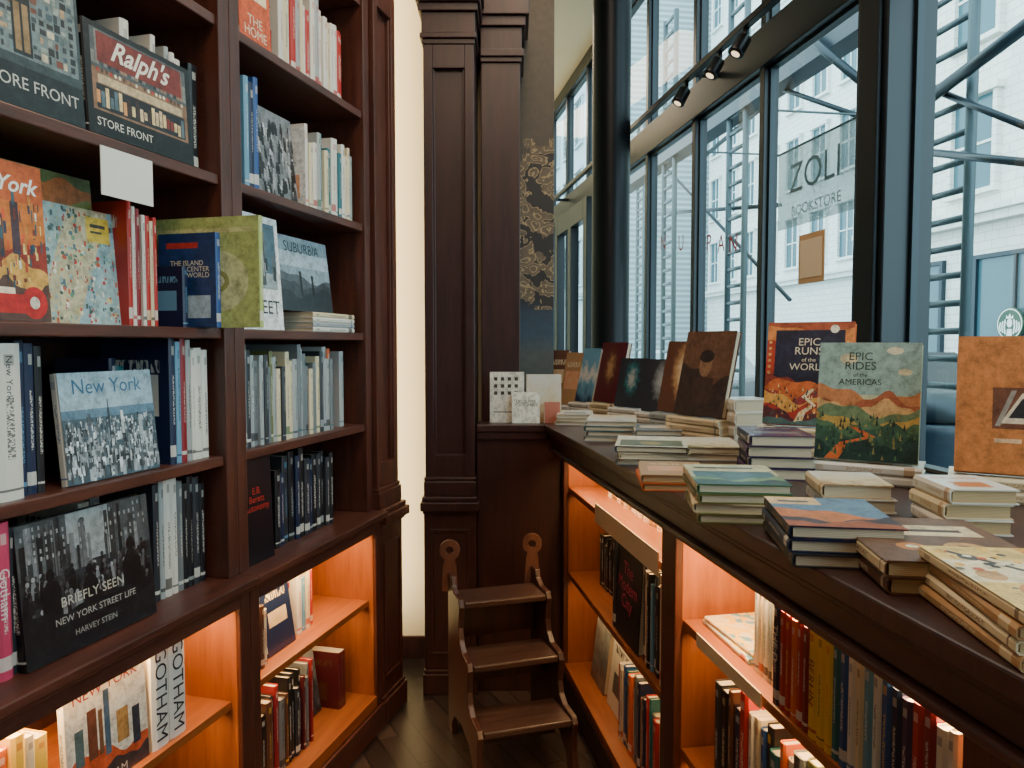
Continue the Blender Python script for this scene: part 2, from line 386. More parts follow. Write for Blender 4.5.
# ================================================================ LEFT BOOKCASES
S=[.80,1.118,1.442,1.825,2.215,2.60]
TOP=3.1
LY0,UY0,BK=0.0,.03,.38
lowS=.48; deck=.13
LCOL=(1,.62,.27)
bays=[(-.98,-.27),(-1.776,-1.066),(-2.57,-1.86)]
for bi,(xa,xb) in enumerate(bays):
    bc=empty("bookcase",FL@T((xa+xb)/2,.2,0),label="tall mahogany bookcase with open shelves above and lit cabinet below",cat="bookcase",group="built-in bookcases along the wall")
    st=.042
    box("back_panel",(xa-st,xb+st,BK,BK+.018,.0,TOP),W_dark,FL,bc,0)
    for sx0,sx1 in((xa-st,xa),(xb,xb+st)):
        boxes("side_panel",[(sx0,sx1,UY0,BK,S[0],TOP)],W_red,FL,bc,.003)
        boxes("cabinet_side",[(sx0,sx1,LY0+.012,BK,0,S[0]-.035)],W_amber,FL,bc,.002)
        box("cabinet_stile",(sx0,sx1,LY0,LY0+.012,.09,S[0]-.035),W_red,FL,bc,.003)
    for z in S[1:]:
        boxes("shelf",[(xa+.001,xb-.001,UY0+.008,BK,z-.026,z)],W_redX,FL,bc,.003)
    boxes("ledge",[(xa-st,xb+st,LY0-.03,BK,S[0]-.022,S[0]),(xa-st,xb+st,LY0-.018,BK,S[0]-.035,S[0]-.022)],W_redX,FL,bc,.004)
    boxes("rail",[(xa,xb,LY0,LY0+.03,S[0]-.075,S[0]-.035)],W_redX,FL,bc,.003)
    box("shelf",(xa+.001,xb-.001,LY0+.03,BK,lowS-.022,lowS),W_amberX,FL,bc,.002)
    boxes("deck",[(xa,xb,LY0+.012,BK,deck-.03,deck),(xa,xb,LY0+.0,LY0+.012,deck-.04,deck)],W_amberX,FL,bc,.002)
    boxes("plinth",[(xa-st,xb+st,LY0-.012,LY0,0,.09),(xa,xb,LY0,LY0+.02,0,.09)],W_redX,FL,bc,.003)
    box("crown",(xa-st,xb+st,UY0-.05,BK,TOP,TOP+.12),W_redX,FL,bc,.01)
    if bi<2:
        vs=[];fs=[]
        for yy in(UY0+.05,BK-.07):
            for q in range(46):
                z=.86+q*.036; m=len(vs)
                for j in range(8):
                    a=j*math.pi/4; vs.append((0,yy+.0035*math.cos(a),z+.0035*math.sin(a)))
                fs.append(tuple(range(m,m+8)))
        add("shelf_pin_holes",mesh("shelf_pin_holes",vs,fs,[M_holes]),FL@T(xb-.0008,0,0),bc)["kind"]="stuff"
    box("light_strip",(xa+.04,xb-.04,LY0+.032,LY0+.047,S[0]-.047,S[0]-.037),emis("warm_led_strip%d"%bi,(255,200,130),8),FL,bc,0)
    def cl(name,en,z):
        L=bpy.data.lights.new(name,'AREA'); L.shape='RECTANGLE'; L.size=xb-xa-.1; L.size_y=.02; L.energy=en; L.color=LCOL
        lo=bpy.data.objects.new(name,L); COLL.objects.link(lo); lo.parent=bc
        lo.matrix_basis=WM[bc].inverted()@FL@T((xa+xb)/2,LY0+.06,z)@RX_(.35)
    cl("cabinet_light",5.2 if bi==0 else 7.5,S[0]-.05); cl("cabinet_light",1.6,lowS-.03)

def pilaster(name,F,x0,x1,yf,yb,label,zl=.80,capz=2.5,top=CEIL,mat=W_red):
    e=empty(name,F@T((x0+x1)/2,(yf+yb)/2,0),label=label,cat="pilaster")
    w=x1-x0; m=w*.2
    boxes("pedestal",[(x0,x1,yf-.012,yb,.10,zl-.07)],mat,F,e,.003)
    boxes("base_moulding",[(x0-.006,x1+.006,yf-.028,yb,0,.085),(x0-.003,x1+.003,yf-.02,yb,.085,.10)],mat,F,e,.004)
    boxes("waist_moulding",[(x0-.004,x1+.004,yf-.022,yb,zl-.07,zl-.055),(x0-.012,x1+.012,yf-.04,yb,zl-.055,zl-.02),(x0-.006,x1+.006,yf-.028,yb,zl-.02,zl),
        (x0,x1,yf-.012,yb,zl,zl+.06),(x0,x1,yf-.006,yb,zl+.06,zl+.075)],mat,F,e,.004)
    z0,z1=zl+.075,capz
    boxes("shaft",[(x0+.006,x1-.006,yf+.022,yb,z0,z1),(x0+.006,x0+m,yf,yf+.022,z0,z1),(x1-m,x1-.006,yf,yf+.022,z0,z1),
        (x0+m,x1-m,yf,yf+.022,z0,z0+.09),(x0+m,x1-m,yf,yf+.022,z1-.09,z1),
        (x0+m,x0+m+.008,yf+.008,yf+.022,z0+.09,z1-.09),(x1-m-.008,x1-m,yf+.008,yf+.022,z0+.09,z1-.09)],mat,F,e,.002)
    cap=[(x0+.002,x1-.002,yf-.004,yb,z1,z1+.02),(x0-.006,x1+.006,yf-.014,yb,z1+.02,z1+.04),(x0-.0,x1+.0,yf-.006,yb,z1+.04,z1+.12),
         (x0-.01,x1+.01,yf-.02,yb,z1+.12,z1+.15),(x0-.02,x1+.02,yf-.034,yb,z1+.15,z1+.2),(x0-.03,x1+.03,yf-.048,yb,z1+.2,z1+.24)]
    boxes("capital",cap,mat,F,e,.003)
    boxes("frieze",[(x0,x1,yf,yb,z1+.24,top)],mat,F,e,.003)
    b=.012
    boxes("pedestal_panel",[(x0+m*.6,x1-m*.6,yf-.018,yf-.012,.16,.16+b),(x0+m*.6,x1-m*.6,yf-.018,yf-.012,zl-.13-b,zl-.13),
       (x0+m*.6,x0+m*.6+b,yf-.018,yf-.012,.16+b,zl-.13-b),(x1-m*.6-b,x1-m*.6,yf-.018,yf-.012,.16+b,zl-.13-b)],mat,F,e,.002)
    return e
pilaster("pilaster",FL,-.222,-.026,.016,BK,"mahogany pilaster with recessed panel ending the bookcase",capz=2.70)
pilaster("pilaster",I4,-.350,-.142,2.96,3.29,"dark mahogany pilaster beside the cream lit wall",capz=2.56,mat=W_dark)
e=empty("panelled_pier",T(-.05,3.25,0),label="dark mahogany boxed pier standing behind the counter end",cat="pier")
boxes("shaft",[(-.128,.034,3.15,3.38,0,2.56)],W_dark,I4,e,.003)
boxes("capital",[(-.130,.04,3.14,3.38,2.56,2.58),(-.130,.05,3.13,3.38,2.58,2.61),(-.130,.04,3.14,3.38,2.61,2.70),(-.130,.055,3.125,3.38,2.70,2.74),(-.130,.07,3.11,3.38,2.74,2.80),(-.128,.05,3.13,3.38,2.80,CEIL-.001)],W_dark,I4,e,.003)
def muralmat():
    k=NT("cloud_mural_wallpaper",.6); v=k.coord('Object'); s=k.sep(v)
    nn=k.new('ShaderNodeTexNoise'); k.l.new(v,nn.inputs['Vector']); nn.inputs['Scale'].default_value=9; nn.inputs['Detail'].default_value=4
    vm=k.new('ShaderNodeVectorMath'); vm.operation='MULTIPLY_ADD'; k.l.new(nn.outputs['Color'],vm.inputs[0]); vm.inputs[1].default_value=(.16,.16,.16); k.l.new(v,vm.inputs[2])
    vo=k.new('ShaderNodeTexVoronoi'); k.l.new(k.mapping(vm.outputs[0],(1,1,1.2)),vo.inputs['Vector']); vo.inputs['Scale'].default_value=15; vo.feature='F1'
    d=vo.outputs['Distance']
    line=k.math('GREATER_THAN',k.math('SINE',k.math('MULTIPLY',d,22.0)),.7)
    edge=k.math('GREATER_THAN',d,.66)
    big=k.noise(k.mapping(v,(2.0,1,1.6),(5.3,.2,1.9)),4.6,5)
    cl=k.math('MULTIPLY',k.math('GREATER_THAN',big,.45),k.rng(s[2],1.56,2.32))
    fine=k.noise(v,34,6)
    cc=k.mix(line,k.mix(fine,C((60,52,46)),C((118,98,74))),C((150,126,92)))
    cc=k.mix(edge,cc,C((42,36,34)))
    sky=k.ramp(k.math('DIVIDE',s[2],3.4),[(.40,C((84,88,86))),(.425,C((52,72,90))),(.455,C((44,60,76))),(.472,C((32,30,32))),(.62,C((42,36,34))),(.68,C((86,74,60))),(.9,C((104,90,72)))])
    sky=k.mix(k.math('MULTIPLY',fine,.6),sky,C((36,31,29)))
    k.col(k.mix(cl,sky,cc)); return k.m
box("mural_column",(.036,.188,3.4,3.7,0,CEIL),muralmat(),I4,None,.002,label="square column papered with dark cloud mural",cat="column")
L=bpy.data.lights.new("niche_light",'AREA'); L.shape='RECTANGLE'; L.size=.04; L.size_y=3.0; L.energy=14; L.color=(1,.80,.50)
lo=bpy.data.objects.new("niche_light",L); COLL.objects.link(lo)
zax=-Vector((.3,.95,0)).normalized(); yax=Vector((0,0,1)); xax=yax.cross(zax)
lo.matrix_basis=basis(xax,yax,zax,(-.57,3.10,1.72))
box("baseboard_niche",(-.7,-.345,3.285,3.3,0,.1),W_dark,**ST)

# ================================================================ RIGHT COUNTER
CZ=1.085
ct=empty("display_counter",FR@T(1.2,.4,0),label="long dark mahogany display counter with lit shelves below",cat="counter")
pts=[(-.14,2.96)]+[tuple(Rw(0,0)),tuple(Rw(3.2,0)),tuple(Rw(3.2,WY-.09)),tuple(Rw(-.62,WY-.09)),(.2,3.56),(.2,3.39),(.06,3.39),(.06,3.10),(-.14,3.10)]
prism("countertop",pts,CZ-.03,CZ,W_dark,I4,ct,bevel=.004)
CF=.07
boxes("apron",[(.02,3.2,.022,.06,CZ-.085,CZ-.03),(.02,3.2,.008,.06,CZ-.1,CZ-.085),(.02,3.2,.012,.06,CZ-.045,CZ-.03)],W_darkX,FR,ct,.004)
s1=(RX(661,CF,600),RX(675,CF,600)); s2=(RX(962,CF,740),RX(962,CF,740)+.07)
stiles=[(.0,.035),s1,s2,(s2[1]+.62,s2[1]+.7)]
deckz=.13
for a,b in stiles: 
    boxes("stile",[(a,b,CF,CF+.02,0,CZ-.1)],W_red,FR,ct,.003)
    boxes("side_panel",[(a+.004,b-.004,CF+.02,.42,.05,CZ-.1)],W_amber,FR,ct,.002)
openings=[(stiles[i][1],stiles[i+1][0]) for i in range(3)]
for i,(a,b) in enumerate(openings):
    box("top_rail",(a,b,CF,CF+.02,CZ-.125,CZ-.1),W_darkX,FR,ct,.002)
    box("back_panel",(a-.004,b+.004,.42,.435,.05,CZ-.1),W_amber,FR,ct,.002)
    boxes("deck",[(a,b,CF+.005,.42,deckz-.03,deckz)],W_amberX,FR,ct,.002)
    box("plinth",(a,b,CF+.0,CF+.02,0,deckz-.03),W_dark,FR,ct,.002)
    def rl(en,y,z):
        L=bpy.data.lights.new("cabinet_light",'AREA'); L.shape='RECTANGLE'; L.size=b-a-.08; L.size_y=.02; L.energy=en; L.color=LCOL
        lo=bpy.data.objects.new("cabinet_light",L); COLL.objects.link(lo); lo.parent=ct
        lo.matrix_basis=WM[ct].inverted()@FR@T((a+b)/2,y,z)@RX_(.35)
    for z in ((.84,.50) if i==0 else (.745,.43)):
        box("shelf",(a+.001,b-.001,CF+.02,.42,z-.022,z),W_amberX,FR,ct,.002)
        if i<2: rl(1.6 if i==0 else 2.2,CF+.05,z-.03)
    if i==0: box("price_rail",(a+.42,b-.06,CF+.012,CF+.016,.80,.865),M_acr,FR,ct,.0005)
    if i==1: box("price_rail",(a+.10,a+.40,CF+.012,CF+.016,.722,.752),M_acr,FR,ct,.0005)
    if i<2:
        box("light_strip",(a+.03,b-.03,CF+.022,CF+.036,CZ-.115,CZ-.104),emis("warm_led_counter%d"%i,(255,200,130),8),FR,ct,0)
        rl(4.2 if i==0 else 10.5,CF+.05,CZ-.125)
box("end_panel",(-.14,.205,2.985,3.005,0,CZ-.03),W_dark,I4,ct,.002)
box("end_moulding",(-.14,.14,2.968,2.985,CZ-.06,CZ-.03),W_dark,I4,ct,.003)
box("end_baseboard",(-.14,.2,2.972,2.985,0,.1),W_dark,I4,ct,.003)

# ================================================================ STEP STOOL
SF=T(-.072,2.73,0)@RZ_(math.radians(17))
stool=empty("step_stool",SF,label="dark walnut three step library stool with ring finials",cat="step stool")
prof=[(0,0),(0,.575),(-.05,.575),(-.058,.555),(-.062,.545),(-.10,.528),(-.168,.528),(-.182,.505),(-.172,.47),(-.166,.43),(-.178,.39),(-.215,.362),(-.292,.358),(-.306,.335),(-.297,.30),(-.292,.26),(-.305,.222),(-.34,.20),(-.42,.196),(-.434,.175),(-.424,.13),(-.424,.08),(-.438,.03),(-.45,0),(-.385,0),(-.37,.05),(-.31,.095),(-.2,.11),(-.1,.09),(-.06,.05),(-.05,0)]
def side_poly(x):
    n=len(prof); vs=[(-.01,y,z) for y,z in prof]+[(.01,y,z) for y,z in prof]
    fs=[tuple(range(n)),tuple(reversed(range(n,2*n)))]+[((i+1)%n,i,n+i,n+(i+1)%n) for i in range(n)]
    add("side_panel",mesh("stool_side",vs,fs,[W_stool]),SF@T(x,0,0),stool,bevel=.003)
    R,r=.037,.015; sg=32; yy=.010
    zc=.655
    head=[]; holep=[]
    a0=-math.pi/2+.5; 
    for i in range(sg+1):
        a=a0+(2*math.pi-1.0)*i/sg
        head.append((R*math.cos(a),R*math.sin(a))); holep.append((r*math.cos(a),r*math.sin(a)))
    vs=[];fs=[]; m=sg+1
    for s in(-yy,yy):
        vs+=[(a,s,b) for a,b in head]+[(a,s,b) for a,b in holep]
    for i in range(sg):
        fs+=[(i,i+1,m+i+1,m+i),(2*m+i+1,2*m+i,3*m+i,3*m+i+1),(i+1,i,2*m+i,2*m+i+1),(m+i,m+i+1,3*m+i+1,3*m+i)]
    n0=len(vs)
    for s in(-yy,yy): vs+=[(.024,s,-.06),(.028,s,-.15),(-.028,s,-.15),(-.024,s,-.06)]
    fs+=[(sg,0,m,m+sg),(2*m,2*m+sg,3*m+sg,3*m),(m+sg,m,3*m,3*m+sg)]
    fs+=[(0,sg,n0+3,n0),(n0,n0+3,n0+2,n0+1),(2*m+sg,2*m,n0+4,n0+7),(n0+7,n0+4,n0+5,n0+6)]
    fs+=[(2*m,0,n0,n0+4),(n0+4,n0,n0+1,n0+5),(sg,2*m+sg,n0+7,n0+3),(n0+3,n0+7,n0+6,n0+2),(n0+1,n0+2,n0+6,n0+5)]
    add("ring_finial",mesh("ring_finial",vs,fs,[W_fin]),SF@T(x,.012,zc)@RZ_(-.3),stool)
for x in(-.158,.158): side_poly(x)
for z,ya,yb in((.52,-.03,-.178),(.35,-.135,-.302),(.19,-.262,-.43)):
    boxes("tread",[(-.147,.147,yb,ya,z-.022,z)],W_tread,SF,stool,.005)
    box("riser",(-.147,.147,ya-.012,ya,z-.12 if z<.5 else z-.17,z-.022),W_stool,SF,stool,.001)
box("back_brace",(-.147,.147,-.018,-.003,.40,.50),W_stool,SF,stool,.001)

# ================================================================ LEFT SHELF BOOKS
bw=[('black','white'),('charcoal','silver'),('white','black'),('grey','white'),('navy','silver'),('silver','black')]
mixp=[('red','white'),('white','black'),('cream','red'),('blue','white'),('black','yellow'),('teal','white'),('orange','white'),('white','red'),('grey','black'),('olive','cream'),('navy','white'),('tan','brown')]
xa1,xb1=bays[1]; xa2,xb2=bays[0]
W0="standing on an upper mahogany shelf"
g="books on the top shelf"
PYD=110
b=face(FL,LX(-34,.04),LX(86,.04),.062,S[3],.345,.02,.06,cover_mat('photo','charcoal','teal','silver',1),spine_mat('black','white',1),"large grey photo book about shop facades facing out",g)
pl=[((58,70,74),rect(0,0,1,1)),((30,36,40),rect(0,0,1,.22)),((116,130,130),rect(.03,.27,.97,.97))]
for i in range(14):
    for j in range(9):
        c=random.choice([(70,90,100),(150,160,150),(190,160,120),(50,50,54),(110,130,136),(210,200,170),(120,70,56),(60,70,76),(36,40,44)]); pl.append((c,rect(.04+i*.066,.29+j*.048,.04+i*.066+random.uniform(.02,.064),.29+j*.048+random.uniform(.02,.046))))
pl+=[((40,100,110),rect(.05,.76,.95,.95)),((220,214,196),rect(.05,.73,.95,.75)),((30,34,40),rect(.4,.28,.56,.6)),((150,120,80),rect(.42,.3,.47,.55)),((150,120,80),rect(.49,.3,.54,.55))]
art(b,pl); title(b,"STORE FRONT",(206,204,196),.54,.13,.82,.10)
title(b,"Store's",(224,230,230),.55,.86,.6,.12,shear=.4)
b=face(FL,LX(89,.04),LX(193,.04),.058,S[3],.225,.018,.05,plain("black_gloss",(18,18,20),.3),spine_mat('black','white',1),"landscape black bordered shop photo book facing out",g)
pl=[((20,20,22),rect(0,0,1,1)),((140,104,78),rect(.05,.22,.95,.95)),((84,88,90),rect(.05,.6,.95,.95)),((206,180,140),rect(.1,.47,.9,.55)),((30,30,36),rect(.08,.24,.92,.46))]
for i in range(22): pl.append((random.choice([(214,150,90),(240,210,150),(130,50,40),(90,110,120),(220,190,150),(60,40,36)]),rect(.08+i*.038,.25+random.uniform(0,.04),.08+i*.038+.03,random.uniform(.36,.45))))
for i in range(22): pl.append((random.choice([(236,226,200),(90,60,50),(160,120,90),(200,60,50)]),circ(.1+i*.038,.585,.012,1.6,8)))
for i in range(26): pl.append((random.choice([(70,78,84),(130,130,124),(150,120,96),(44,48,54)]),rect(.05+i*.0345,.63,.05+i*.0345+.03,random.uniform(.7,.94))))
pl.append(((120,44,36),rect(.10,.66,.90,.93)))
art(b,pl); title(b,"Ralph's",(244,238,220),.5,.79,.72,.26,shear=.5); title(b,"STORE FRONT",(226,222,210),.32,.12,.5,.1)
fill(FL,LX(125,.075),xb1-.004,.075,S[3],.285,[('white','grey'),('silver','black'),('charcoal','white'),('white','black'),('grey','white'),('silver','navy'),('white','red'),('white','grey'),('silver','grey'),('black','white')],g,W0,w=.2)
card=box("price_card",(LX(108,.0,165),LX(159,.0,165),-.001,.001,S[3]-.125,S[3]-.028),M_white,FL@T(0,.018,0),None,0,label="white price card hanging on the shelf edge",cat="card")
g="books on the second shelf"
PYD=270
b=face(FL,LX(-60,.06),LX(48,.06),.075,S[2],.29,.02,.06,plain("orange_cover",(224,110,40),.35),spine_mat('orange','white',1),"orange illustrated city book facing out",g)
pl=[((206,116,44),rect(0,0,1,1)),((190,90,40),rect(0,.75,1,1)),((150,50,34),hill(.5,.05,6,1)),((220,166,76),hill(.36,.05,9,2)),((60,70,90),rect(.3,.45,.36,.7)),((90,60,60),rect(.5,.4,.58,.66)),((70,50,60),rect(.66,.42,.74,.75)),((90,60,50),hill(.22,.05,12,1)),((190,34,30),rect(.3,.05,.8,.17)),((190,34,30),circ(.84,.12,.13,.8)),((240,230,210),circ(.84,.12,.05,.8)),((245,220,190),rect(.4,.17,.65,.21))]
for i in range(110):
    u,v=random.uniform(.05,.95),random.uniform(.2,.74); q=random.uniform(.01,.035); pl.append((random.choice([(240,210,130),(50,60,80),(220,90,50),(120,50,40),(230,226,210),(60,90,100),(200,130,60)]),rect(u,v,u+q,v+random.uniform(.02,.08))))
art(b,pl)
title(b,"York",(245,245,235),.76,.86,.40,.12,shear=.3)
b=face(FL,LX(22,.11),LX(124,.11),.125,S[2],.245,.016,.08,cover_mat('map','skyblue','olive','cream',2),spine_mat('cream','red',1),"pastel illustrated city map book facing out",g)
pl=[((160,186,184),rect(0,0,1,1)),((196,186,150),[(.1,0),(.5,0),(.7,.5),(.9,1),(.5,1),(.3,.5)]),((150,178,184),[(.5,0),(.62,0),(.8,.5),(1,.9),(1,1),(.9,1),(.7,.5)])]
for i in range(420):
    u,v=random.random()*.96,random.random()*.96; q=random.uniform(.006,.024); pl.append((random.choice([(214,190,120),(196,90,60),(110,150,120),(226,214,180),(80,110,120),(190,60,60),(150,180,180),(70,90,80),(240,236,220)]),circ(u+.02,v+.02,q,1,6) if i%3==0 else rect(u,v,u+q,v+q*2)))
pl.append(((226,190,70),rect(.66,.72,.9,.94))); pl.append(((60,60,60),rect(.7,.85,.86,.88))); pl.append(((60,60,60),rect(.7,.8,.82,.82)))
art(b,pl)
b=face(FL,LX(-40,.16),LX(98,.16),.165,S[2],.32,.014,.08,cover_mat('scene','green','orange','lime',3),spine_mat('green','white',1),"green and orange landscape cover book facing out behind others",g)
art(b,[((110,130,80),rect(0,0,1,1)),((206,120,60),hill(.92,.04,9,1)),((150,160,90),hill(.8,.04,7,1)),((90,110,70),hill(.6,.05,5,1))])
x=LX(127,.09)
for t,h,base,ink,yy in((.012,.275,'red','white',.085),(.010,.265,'white','red',.085),(.012,.262,'crimson','white',.085),(.010,.25,'white','black',.08),(.012,.25,'red','cream',.08),(.010,.24,'cream','black',.08),(.010,.25,'red','white',.08)):
    if x+t>-1.19: break
    spine(FL,x,yy,S[2],t,h,.2,base,ink,W0,g,seed=3); x+=t+.0012
b=spine(FL,-1.188,.05,S[2],.018,.145,.11,'navy','skyblue',W0,g,seed=2)
b=spine(FL,-1.162,-.02,S[2],.022,.225,.16,'blue','white',"protruding from the shelf",g,cov=plain("deep_blue_cover",(30,62,110),.35))
art(b,[((30,60,108),rect(0,0,1,1)),((170,190,200),rect(.12,.1,.9,.34)),((190,60,50),rect(.14,.84,.7,.9))],-1)
title(b,"THE ISLAND\nAT THE CENTER\nOF THE WORLD",(230,226,200),.5,.62,.78,.32,side=-1)
b=spine(FL,-1.136,-.12,S[2],.02,.265,.33,'lime','white',"protruding beyond the shelf edge",g,cov=plain("lime_green_cover",(176,186,110),.4))
art(b,[((178,188,112),rect(0,0,1,1)),((206,208,150),circ(.66,.42,.25,1.1,28)),((150,150,80),circ(.66,.42,.09,1.1,20)),((226,224,180),circ(.66,.42,.05,1.1,20)),((120,130,60),rect(.06,.08,.3,.12)),((206,204,140),rect(.06,.86,.94,.9))],-1)
fill(FL,-1.112,xb1-.002,.10,S[2],.24,[('cream','brown'),('grey','white')],g,W0)
g="books on the third shelf"
PYD=420
b=spine(FL,LX(-2,.06),.06,S[1],.05,.285,.22,'white','black',"standing on the shelf",g); title(b,"New York",(30,40,50),0,.78,.28,.5,side=0)
x=LX(-2,.06)+.0525
for t,h,base,ink in((.018,.29,'navy','skyblue'),(.02,.285,'navy','white'),(.016,.28,'black','white')):
    spine(FL,x,.075,S[1],t,h,.2,base,ink,W0,g,seed=1); x+=t+.0012
b=face(FL,LX(68,.06),LX(160,.06),.085,S[1],.225,.022,.10,plain("pale_blue_cover",(150,176,190),.35),spine_mat('white','blue',1),"landscape city aerial photo book facing out",g)
pl=[((160,184,196),rect(0,0,1,1)),((100,130,150),rect(0,.5,1,.66)),((74,94,104),rect(0,0,1,.58))]
bl=[]
for i in range(900):
    u=random.random()*.98; v=random.random()**.8*.54; sc_=1-.75*v/.54; g2=random.choice([random.randint(30,90),random.randint(90,170),random.randint(170,235)]); hh=random.uniform(.02,.09)*(.35+sc_); ww_=random.uniform(.008,.03)*(.35+sc_)
    bl.append((v,((g2//8*8,min(255,g2//8*8+6),min(255,g2//8*8+10)),rect(u,v,u+ww_,v+hh))))
bl.sort(key=lambda q:-q[0]); pl+=[q[1] for q in bl]
pl+=[((54,70,82),rect(.46,.40,.482,.66)),((54,70,82),rect(.466,.66,.476,.74)),((210,216,216),rect(.6,.40,.63,.62)),((90,100,110),rect(.25,.40,.28,.62)),((170,178,182),rect(.8,.36,.84,.56))]
art(b,pl); title(b,"New York",(54,104,138),.5,.87,.74,.18)
fill(FL,LX(112,.17),xb1-.16,.17,S[1],.29,[('navy','white'),('teal','white'),('charcoal','silver')],g,W0,w=.17)
x=-1.222
for t,h,base,ink in((.02,.30,'navy','white'),(.016,.29,'skyblue','navy'),(.018,.30,'crimson','white'),(.016,.295,'silver','black'),(.012,.27,'white','black'),(.026,.275,'white','black'),(.022,.27,'white','charcoal')):
    spine(FL,x,.065,S[1],t,h,.2,base,ink,W0,g,seed=random.randint(0,9)); x+=t+.0012
g="books on the ledge"
PYD=570
b=spine(FL,LX(-3,.05),.05,S[0],.028,.285,.2,'pink','white',"standing on the ledge",g); title(b,"Gotham",(240,220,220),0,.55,.4,.7,side=0)
spine(FL,LX(-3,.05)+.030,.06,S[0],.02,.27,.2,'charcoal','white',W0,g)
b=face(FL,LX(22,.04),LX(154,.04),.06,S[0],.268,.024,.08,plain("black_cover",(18,18,22),.3),spine_mat('black','white',1),"landscape black and white street photo book facing out",g)
pl=[((44,46,50),rect(0,0,1,1)),((72,76,78),rect(0,.62,1,1)),((150,154,154),rect(.34,.62,.66,1))]
for i in range(50):
    u=random.uniform(0,.95); q=random.randint(3,15)*8; pl.append(((q,q+2,q+4),rect(u,.58,u+random.uniform(.01,.05),random.uniform(.68,1))))
for i in range(24):
    for j in range(5):
        if random.random()<.5: pl.append(((150,152,150),rect(.03+i*.04,.72+j*.055,.03+i*.04+.012,.72+j*.055+.03)))
for i in range(170):
    u=random.uniform(.02,.98); v=.64-i/170*.30; q=random.choice([20,30,46,70,100,150]); pl+=[((q,q,q+2),circ(u,v,.013,1.5,8)),((max(14,q-20),max(14,q-20),max(16,q-18)),[(max(0,u-.012),v-.02),(min(1,u+.012),v-.02),(min(1,u+.024),v-.14),(max(0,u-.024),v-.14)])]
for u,v,s in((.2,.60,.05),(.48,.55,.045),(.82,.64,.06)): pl+=[((14,14,18),circ(u,v,s*.6,1.6,14)),((14,14,18),[(u-s*.5,v-s*.8),(u+s*.5,v-s*.8),(min(1,u+s*1.3),v-s*2.2),(min(1,u+s*1.4),.2),(max(0,u-s*1.4),.2),(max(0,u-s*1.3),v-s*2.2)])]
pl+=[((20,20,24),rect(0,0,1,.28)),((24,24,28),hill(.33,.03,12,1))]
art(b,pl); title(b,"BRIEFLY SEEN",(200,194,178),.5,.38,.56,.07); title(b,"NEW YORK STREET LIFE",(184,180,170),.52,.25,.62,.05); title(b,"HARVEY STEIN",(170,166,156),.5,.13,.32,.045)
fill(FL,LX(70,.155),-1.275,.155,S[0],.28,bw,g,W0,w=.18)
x=-1.262
for t,h,base,ink in((.018,.275,'charcoal','white'),(.016,.28,'silver','black'),(.022,.29,'white','black'),(.02,.285,'white','charcoal'),(.018,.27,'grey','white'),(.016,.26,'black','white'),(.02,.275,'black','silver'),(.022,.27,'charcoal','white'),(.018,.25,'black','white')):
    spine(FL,x,.085,S[0],t,h,.2,base,ink,W0,g,seed=random.randint(0,9)); x+=t+.0012
g="books on the highest shelf"
PYD=40
b=face(FL,LX(241,.07),LX(272,.07),.09,S[4],.27,.018,.04,plain("burnt_orange_cover",(206,84,40),.4),spine_mat('orange','white',1),"burnt orange book facing out on the high shelf",g)
art(b,[((208,86,42),rect(0,0,1,1)),((240,220,180),rect(.1,.5,.9,.8))]); title(b,"THE\nHOME",(236,220,190),.5,.22,.7,.26)
fill(FL,LX(275,.09),-.32,.075,S[4],.29,[('white','red'),('cream','black'),('white','grey'),('red','white'),('silver','red'),('cream','orange')],g,W0,w=.2,tr=(.014,.028))
g="books beside the photo books on the shelf"
PYD=150
x=LX(244,.07)
for t,h,base,ink in((.02,.30,'skyblue','white'),(.022,.29,'navy','white'),(.02,.31,'blue','white')):
    spine(FL,x,.065,S[3],t,h,.2,base,ink,W0,g,seed=2); x+=t+.0012
b=face(FL,x+.003,x+.21,.09,S[3],.255,.018,.10,plain("grey_photo_cover",(90,92,94),.4),spine_mat('black','white',1),"black and white crowd photo book facing out",g)
pl=[((120,124,126),rect(0,0,1,1))]
for i in range(150):
    u,v=random.uniform(.03,.97),1-i/150*.85-.1; q=random.choice([20,36,60,110,170,200]); pl+=[((q,q,q+2),circ(u,v,.022,1.1,8)),((max(14,q-16),max(14,q-16),max(16,q-14)),rect(max(0,u-.03),max(0,v-.12),min(1,u+.03),v-.02))]
art(b,pl)
x+=.215
b=spine(FL,x,.05,S[3],.02,.24,.2,'white','orange',W0,g,cov=plain("white_cover",(226,222,214),.4)); art(b,[((226,222,214),rect(0,0,1,1)),((214,150,110),rect(.1,.1,.9,.4)),((180,90,60),rect(.3,.4,.6,.62))],-1)
x+=.022
fill(FL,x,xb2-.03,.05,S[3],.26,[('white','teal'),('cream','blue'),('white','red'),('silver','green'),('teal','white'),('cream','olive')],g,W0,w=.2,tr=(.016,.028))
g="books around the flat stack on the shelf"
PYD=260
b=face(FL,LX(243,.04),LX(287,.04),.07,S[2],.32,.018,.07,plain("pure_white_cover",(232,232,230),.4),spine_mat('white','black',1),"white photo book with black title facing out",g)
pl=[((232,232,230),rect(0,0,1,1)),((70,96,110),rect(.08,.5,.92,.94)),((30,34,40),rect(.3,.5,.6,.8)),((150,160,160),rect(.08,.36,.92,.5))]
for i in range(40):
    u=random.uniform(.08,.86); q=random.randint(2,24)*8; pl.append(((q,q+4,min(255,q+8)),rect(u,.38+random.uniform(0,.2),u+.05,random.uniform(.55,.92))))
art(b,pl); title(b,"STREET",(20,20,24),.5,.2,.84,.16)
z=S[2]
xc=(LX(297,.08)+LX(356,.08))/2
